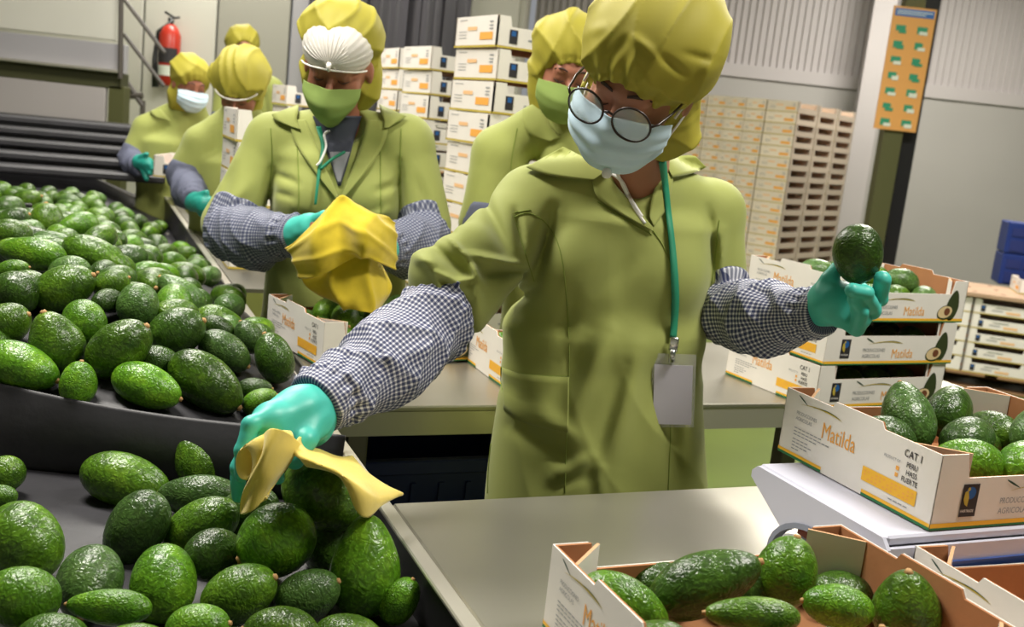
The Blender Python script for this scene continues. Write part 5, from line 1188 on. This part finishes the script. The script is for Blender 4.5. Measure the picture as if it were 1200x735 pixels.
# ------------------------------------------------------------------ the worker in the hair net
H2 = P(397, 78, 2.58)
W2 = person(dict(label='worker in white hair net and green mask holding a mustard cloth', neck=P(397, 146, 2.64), head=H2, rot=(0, 22, 3), yaw=0., h=.0065, hc=.0062, seed=4, skin='skin2',
 torso=[(P(397, 190, 2.66), P(395, 300, 2.66), (.185, .115), (.178, .120)), (P(395, 300, 2.66), P(392, 400, 2.66), (.18, .12), (.205, .14)), (P(392, 400, 2.66), P(390, 560, 2.66), (.205, .14), (.225, .15))],
 bust=[(P(358, 232, 2.58), (.07, .06, .07)), (P(438, 232, 2.58), (.07, .06, .07))],
 arms=[dict(j=[P(322, 166, 2.66), P(270, 262, 2.60), P(345, 275, 2.37), P(372, 266, 2.31)], r=(.072, .074), g=(P(268, 272, 2.57), P(345, 275, 2.37), .073, .050), gm='gingham_mid', gh=.0045, seed=5),
       dict(j=[P(474, 168, 2.66), P(497, 265, 2.62), P(450, 292, 2.38), P(420, 285, 2.33)], r=(.072, .070), g=(P(500, 278, 2.58), P(452, 292, 2.40), .068, .050), gm='gingham_mid', gh=.0045, seed=9)],
 creases=[((318, 200), (310, 262), 5, .012), ((325, 205), (350, 215), 4, .006), ((468, 190), (470, 262), 5, .012), ((330, 262), (370, 275), 6, -.008), ((345, 250), (385, 262), 5, .006), ((440, 225), (466, 215), 5, .006), ((420, 262), (462, 245), 5, -.006), ((322, 225), (345, 232), 4, .005), ((290, 215), (262, 250), 8, -.006), ((275, 195), (255, 240), 6, .005), ((490, 210), (505, 255), 6, .005)],
 vcut=[(P(397, 140, 2.52), P(398, 226, 2.50), .062, .014), (P(397, 115, 2.56), P(397, 140, 2.58), .068, .068)],
 hip=P(392, 400, 2.68), hipz=.82, hem=.55,
 gloves=[([(P(338, 277, 2.38), P(365, 268, 2.33), .040, .036, 0), (P(362, 262, 2.33), P(380, 254, 2.29), .016, .014, .012), (P(380, 254, 2.29), P(398, 249, 2.27), .014, .0115, .005), (P(365, 274, 2.32), P(385, 280, 2.27), .015, .013, .01), (P(385, 280, 2.27), P(402, 285, 2.27), .013, .011, .005),
           (P(362, 282, 2.32), P(380, 292, 2.27), .015, .013, .01), (P(380, 292, 2.27), P(395, 298, 2.27), .013, .011, .005), (P(358, 288, 2.33), P(372, 303, 2.29), .014, .012, .01), (P(372, 303, 2.29), P(386, 310, 2.28), .012, .01, .005)], .0032, 'glove'),
         ([(P(455, 292, 2.40), P(432, 288, 2.34), .038, .034, 0), (P(432, 282, 2.33), P(414, 270, 2.30), .014, .012, .01), (P(432, 290, 2.33), P(412, 284, 2.29), .014, .012, .01), (P(430, 297, 2.33), P(412, 296, 2.29), .014, .012, .01), (P(428, 303, 2.34), P(413, 305, 2.30), .013, .011, .01), (P(440, 276, 2.36), P(425, 262, 2.33), .015, .012, .01)], .004, 'glove')],
 cap=dict(c=(0, .035, .080), r=(.104, .104, .082), extra=[((0, .045, -.03), (.104, .070, .118))], oc=(0, -.125, -.03), **{'or': (.092, .130, .125)}, amp=.005, seed=12, h=.0045),
)); R2 = W2['root']; T2 = W2['T']; M2 = W2['Mh']; brows(W2)
# hair under a gathered net
nf = lambda p: s_ell(T2((0, -.012, .052)), (.0845, .100, .072), M2)(p)
def netf(p):
    q = (p-T2((0, -.108, .040)))@M2; ph = np.arctan2(q[:, 0], q[:, 2]); r_ = np.sqrt(q[:, 0]**2+q[:, 2]**2)
    d = nf(p)+.0007*np.cos(ph*30)*np.clip(r_/.03, 0, 1)+.002*noise3(p, 60, 3); loc = (p-H2)@M2
    return smax(d, (.026+.25*np.abs(loc[:, 0])*0-.9*np.clip(-loc[:, 1], 0, 1)*0)-loc[:, 2]-.25*np.clip(np.abs(loc[:, 0])-.03, 0, 1)*2, .003)
hairf = lambda p: smax(s_ell(T2((0, -.010, .050)), (.080, .0945, .067), M2)(p), .034-((p-H2)@M2)[:, 2], .003)
sdf_obj('hair', hairf, H2-.13, H2+.14, .006, M['hair'], R2); sdf_obj('hair_net', netf, H2-.14, H2+.15, .0035, M['net'], R2)
q = MB()
for a in np.linspace(-1.25, 1.25, 15):
    pts = []
    for t in np.linspace(0.06, 1, 9):
        x = .086*sin(a)*t; z = .040+.072*cos(a)*t*(1 if cos(a) > 0 else .4); k = max(0, 1-(x/.0845)**2-((z-.052)/.072)**2); pts.append(T2((x, -.012-.100*sqrt(k)-.0012, z)))
    q.tube(pts, [.0016]+[.0009]*7+[.0006], M['net_rib'], 5)
q.tube([T2((0, -.113, .046)), T2((0, -.120, .038)), T2((.001, -.118, .028))], [.006, .005, .002], M['net_rib'], 8); q.build('net_gathers', R2, True)
q = MB(); q.tube([T2((.0865*sin(a), -.012-.1005*cos(a), .030-.012*abs(sin(a))**2)) for a in np.linspace(-1.15, 1.15, 25)], .0022, M['net_rib'], 6); q.build('net_band', R2, True)
mask_sheet('face_mask', M2, H2, M['greenmask'], R2, top=-.016, bot=-.126, rx=.070, pleat=0, cup=True, arc_=60)
c2f = W2['coatf']; Y0, Y1 = 2.2, 2.8
drape('collar_leaf', c2f, [(350, 122), (349, 132), (348, 142), (352, 152)], [(318, 134), (322, 140), (330, 144), (341, 148)], Y0, Y1, M['coat'], R2, .012, .004, 16, 6)
drape('collar_leaf', c2f, [(444, 122), (446, 132), (450, 142), (450, 150)], [(476, 136), (470, 141), (464, 144), (455, 150)], Y0, Y1, M['coat'], R2, .012, .004, 16, 6)
drape('lapel', c2f, [(358, 140), (368, 165), (382, 198), (397, 232)], [(339, 140), (345, 165), (366, 198), (396, 236)], Y0, Y1, M['coat'], R2, .007, .003, 24, 6)
drape('lapel', c2f, [(430, 140), (424, 165), (412, 200), (399, 232)], [(456, 142), (450, 168), (430, 200), (400, 236)], Y0, Y1, M['coat'], R2, .007, .003, 24, 6)
for pts in ([(397, 236), (398, 280), (398, 340)], [(317, 150), (318, 200), (309, 260)], [(470, 150), (469, 200), (471, 262)], [(348, 170), (350, 230), (345, 300)], [(446, 170), (446, 230), (448, 300)]): seam('seam', c2f, pts, Y0, Y1, M['coat_seam'], R2, .0014, .001)
b2 = W2['bodyf']; al2 = lambda p: np.minimum(c2f(p), b2(p))
drape('undershirt', al2, [(366, 136), (376, 160), (387, 190), (396, 218)], [(424, 136), (416, 160), (408, 190), (399, 218)], Y0, Y1, M['navy_shirt'], R2, .003, .002, 20, 10)
drape('shirt_front', al2, [(386, 178), (390, 196), (396, 214)], [(410, 178), (404, 196), (399, 214)], Y0, Y1, M['greyshirt'], R2, .007, .002, 12, 6)
la2 = drape('lanyard', al2, [(370, 148), (376, 172), (372, 200), (368, 240)], [(376, 148), (381, 172), (376, 200), (371, 240)], Y0, Y1, M['lanyard'], R2, .010, .0015, 24, 3)
q = MB(); a = catmull([(404, 178), (390, 186), (376, 198)], 14); q.tube(list(march(al2, a[:, 0], a[:, 1], Y0, Y1, .010)), .004, M['lanyard'], 6); q.build('lanyard_strand', la2, True)
q = MB(); a = catmull([(386, 153), (380, 158), (382, 172), (376, 188), (371, 194)], 24); q.tube(list(march(al2, a[:, 0], a[:, 1], Y0, Y1, .012)), .003, M['white'], 6); q.build('drawstring', R2, True)
done(W2)
cl = sheet('cleaning_cloth', G([[(338, 292, 2.25), (362, 268, 2.23), (396, 236, 2.27), (418, 240, 2.27), (440, 252, 2.27), (462, 262, 2.30)],
                                 [(342, 300, 2.24), (368, 282, 2.20), (398, 258, 2.23), (420, 262, 2.21), (445, 268, 2.23), (463, 275, 2.28)],
                                 [(346, 312, 2.24), (376, 302, 2.20), (404, 286, 2.21), (424, 284, 2.19), (446, 290, 2.22), (463, 298, 2.28)],
                                 [(352, 326, 2.24), (384, 318, 2.21), (410, 304, 2.22), (427, 300, 2.21), (446, 308, 2.23), (460, 315, 2.28)]]), M['cloth_dark'], None, 50, 34, .004, lambda u, v: -.010*(1-np.abs(np.sin(u*7+v*3+.6*np.sin(v*5))))**2-.006*(1-np.abs(np.sin(u*5-v*8+1)))**2)
tag(cl, 'mustard yellow cloth bunched in the hands of the worker in the hair net', 'cloth')
sheet('lower_fold', G([[(352, 320, 2.25), (384, 314, 2.25), (412, 300, 2.26), (430, 298, 2.27), (448, 312, 2.30)],
                       [(358, 334, 2.25), (388, 332, 2.23), (414, 322, 2.23), (436, 322, 2.25), (456, 332, 2.30)],
                       [(372, 344, 2.25), (396, 350, 2.22), (420, 348, 2.22), (440, 348, 2.24), (455, 344, 2.29)],
                       [(385, 350, 2.25), (404, 358, 2.23), (424, 365, 2.22), (438, 366, 2.24), (444, 360, 2.28)]]), M['cloth_dark'], cl, 40, 26, .004, lambda u, v: -.012*(1-np.abs(np.sin(u*8+v*1.5+.5*np.sin(v*5))))**2)

# ------------------------------------------------------------------ third worker, half hidden behind the one in glasses
def simple_worker(label, hx, hy, Y, rot, sh_l, sh_r, arms, skin='skin2', mask=None, seed=3, gloves=(), depth=.06, w=.18, h=.011, cap=None, collar=True):
    nk = P(hx, hy+.085*F/Y, Y+depth); z = lambda px, py: P(px, py, Y+depth)
    mx = (sh_l[0]+sh_r[0])/2; my = (sh_l[1]+sh_r[1])/2; k = F/Y; yw = atan2(sh_r[2]-sh_l[2], (sh_r[0]-sh_l[0])/k) if len(sh_l) > 2 else 0.
    c = person(dict(label=label, neck=nk, head=P(hx, hy, Y), rot=rot, yaw=yw, h=h, hc=h, seed=seed, skin=skin,
        torso=[(z(mx, my+.09*k), z(mx-.01*k, my+.28*k), (w, .115), (w-.01, .115)), (z(mx-.01*k, my+.28*k), z(mx-.03*k, my+.80*k), (w, .12), (w+.03, .14))],
        arms=arms, creases=[], vcut=[(P(hx, hy+.06*k, Y-.06), P(hx, hy+.17*k, Y-.09), .055, .012)], hip=z(mx-.02*k, my+.5*k), hipz=.82, hem=.55, gloves=gloves, cap=cap or dict(amp=.006, seed=seed+3, h=h*.7)))
    if mask: mask_sheet('face_mask', c['Mh'], c['head'], M[mask], c['root'], top=-.008, bot=-.12, rx=.080, pleat=.0015 if mask == 'bluemask' else 0)
    brows(c)
    return c
Y = 2.85; sl = (590, 170, Y+.05); sr = (745, 190, Y+.05)
W3 = simple_worker('worker in yellow cap and green mask, half hidden behind the worker in glasses', 664, 84, Y, (8, 18, 4), sl, sr,
  [dict(j=[P(585, 178, Y+.06), P(566, 262, Y+.04), P(600, 300, Y-.15), P(625, 300, Y-.2)], r=(.070, .066), g=(P(566, 268, Y+.02), P(600, 300, Y-.15), .062, .045), gm='gingham_far', gh=.008),
   dict(j=[P(735, 185, Y+.06), P(750, 262, Y+.04), P(715, 300, Y-.15), P(690, 300, Y-.2)], r=(.070, .066), g=(P(750, 268, Y+.02), P(715, 300, Y-.15), .062, .045), gm='gingham_far', gh=.008)], mask='greenmask', seed=21, h=.0075,
  cap=dict(c=(0, .03, .062), r=(.110, .118, .10), extra=[((0, .035, -.045), (.100, .078, .118))], amp=.006, seed=24, h=.005))
c3 = W3['coatf']
drape('collar_leaf', c3, [(632, 118), (638, 134), (648, 150), (658, 160)], [(612, 128), (614, 148), (624, 160), (645, 166)], 2.5, 3.1, M['coat'], W3['root'], .010, .004, 16, 6)
seam('seam', c3, [(606, 150), (600, 185), (598, 220)], 2.5, 3.1, M['coat_seam'], W3['root'], .0014, .001); done(W3)
# ------------------------------------------------------------------ fourth worker with blue mask at the far side of the conveyor
Y = 5.3
W4 = simple_worker('worker in blue mask with teal gloves holding a small carton by the conveyor', 222, 100, Y, (42, 12, 4), (172, 146, Y), (238, 150, Y+.15),
  [dict(j=[P(171, 150, Y+.02), P(154, 186, Y-.02), P(166, 198, Y-.22), P(172, 197, Y-.28)], r=(.064, .062), g=(P(153, 186, Y-.02), P(165, 196, Y-.24), .062, .045), gm='gingham_far', gh=.009),
   dict(j=[P(238, 152, Y+.1), P(242, 190, Y+.05), P(225, 200, Y-.2), P(215, 200, Y-.25)], r=(.062, .058), g=(P(242, 192, Y+.05), P(225, 200, Y-.2), .055, .042), gm='gingham_far', gh=.009)], mask='bluemask', seed=31,
  gloves=[([(P(164, 190, Y-.25), P(172, 192, Y-.28), .038, .034, 0), (P(170, 186, Y-.28), P(176, 194, Y-.30), .015, .013, .01), (P(170, 194, Y-.28), P(176, 203, Y-.30), .015, .013, .008), (P(167, 198, Y-.28), P(172, 210, Y-.29), .015, .012, .008), (P(166, 184, Y-.28), P(172, 181, Y-.30), .015, .012, .01), (P(170, 190, Y-.28), P(178, 198, Y-.30), .014, .012, .008)], .006, 'glove_dark')])
f4 = W4['coatf']; drape('collar_leaf', f4, [(188, 128), (195, 136), (200, 142)], [(175, 130), (180, 136), (190, 139)], 4.7, 5.6, M['coat'], W4['root'], .012, .005, 10, 5); done(W4)
cq = P(174, 206, Y-.46); simple_carton('carton', (cq[0]+.215, cq[1]+.17, cq[2]+.0), radians(4), 'small white carton held by the worker in the blue mask', 'held cartons', mt='white_card')
# ------------------------------------------------------------------ fifth worker behind a column of cartons, sixth farther back
Y = 4.1
W5 = simple_worker('worker with lowered head and full yellow cap behind a column of cartons', 282, 104, Y, (0, 38, 3), (228, 162, Y), (326, 172, Y),
  [dict(j=[P(236, 168, Y+.04), P(216, 206, Y+.02), P(226, 234, Y-.2), P(240, 238, Y-.28)], r=(.068, .066), g=(P(217, 210, Y+.02), P(228, 234, Y-.22), .066, .046), gm='gingham_far', gh=.008),
   dict(j=[P(328, 176, Y+.04), P(345, 225, Y+.02), P(318, 240, Y-.2), P(305, 240, Y-.28)], r=(.066, .062), g=(P(345, 228, Y+.02), P(318, 240, Y-.2), .06, .045), gm='gingham_far', gh=.009)], seed=41, h=.010, gloves=[([(P(228, 236, 3.88), P(240, 240, 3.80), .04, .034, 0), (P(238, 234, 3.82), P(252, 236, 3.78), .015, .013, .01), (P(238, 240, 3.82), P(253, 243, 3.78), .015, .013, .01), (P(238, 246, 3.82), P(252, 249, 3.79), .015, .013, .01), (P(236, 250, 3.82), P(248, 255, 3.80), .014, .012, .01), (P(232, 230, 3.84), P(242, 226, 3.80), .015, .012, .01)], .006, 'glove_dark')],
  cap=dict(c=(0, .02, .058), r=(.112, .125, .102), extra=[((0, .03, -.04), (.09, .07, .10))], oc=(0, -.135, -.075), **{'or': (.080, .125, .110)}, amp=.007, seed=44, h=.006))
q = MB(); q.tube([W5['T']((.092*sin(a), -.012-.100*cos(a), .030)) for a in np.linspace(-1.15, 1.15, 21)], .0035, M['net_rib'], 6); q.build('net_band', W5['root'], True); done(W5)
for i in range(5):
    simple_carton('carton', uv(.025+.205+.004*(i % 2), 2.0+.155, .903+(4-i)*.1018), ANG+.02*(i % 2), ['top', 'second', 'middle', 'fourth', 'bottom'][i]+' carton of the column in front of the worker with lowered head', 'column of cartons by the conveyor', mt='white_card')
Y = 6.3
W6 = simple_worker('farthest worker, only cap and dark face showing above the one with lowered head', 284, 60, Y, (26, -8, 2), (262, 98, Y), (322, 102, Y),
  [dict(j=[P(264, 102, Y+.02), P(258, 140, Y), P(270, 160, Y-.2), P(278, 160, Y-.25)], r=(.064, .06), g=(P(258, 142, Y), P(270, 160, Y-.2), .055, .042), gm='gingham_far', gh=.01),
   dict(j=[P(320, 104, Y+.02), P(328, 140, Y), P(315, 160, Y-.2), P(305, 160, Y-.25)], r=(.064, .06), g=(P(328, 142, Y), P(315, 160, Y-.2), .055, .042), gm='gingham_far', gh=.01)], seed=51, h=.013); done(W6)
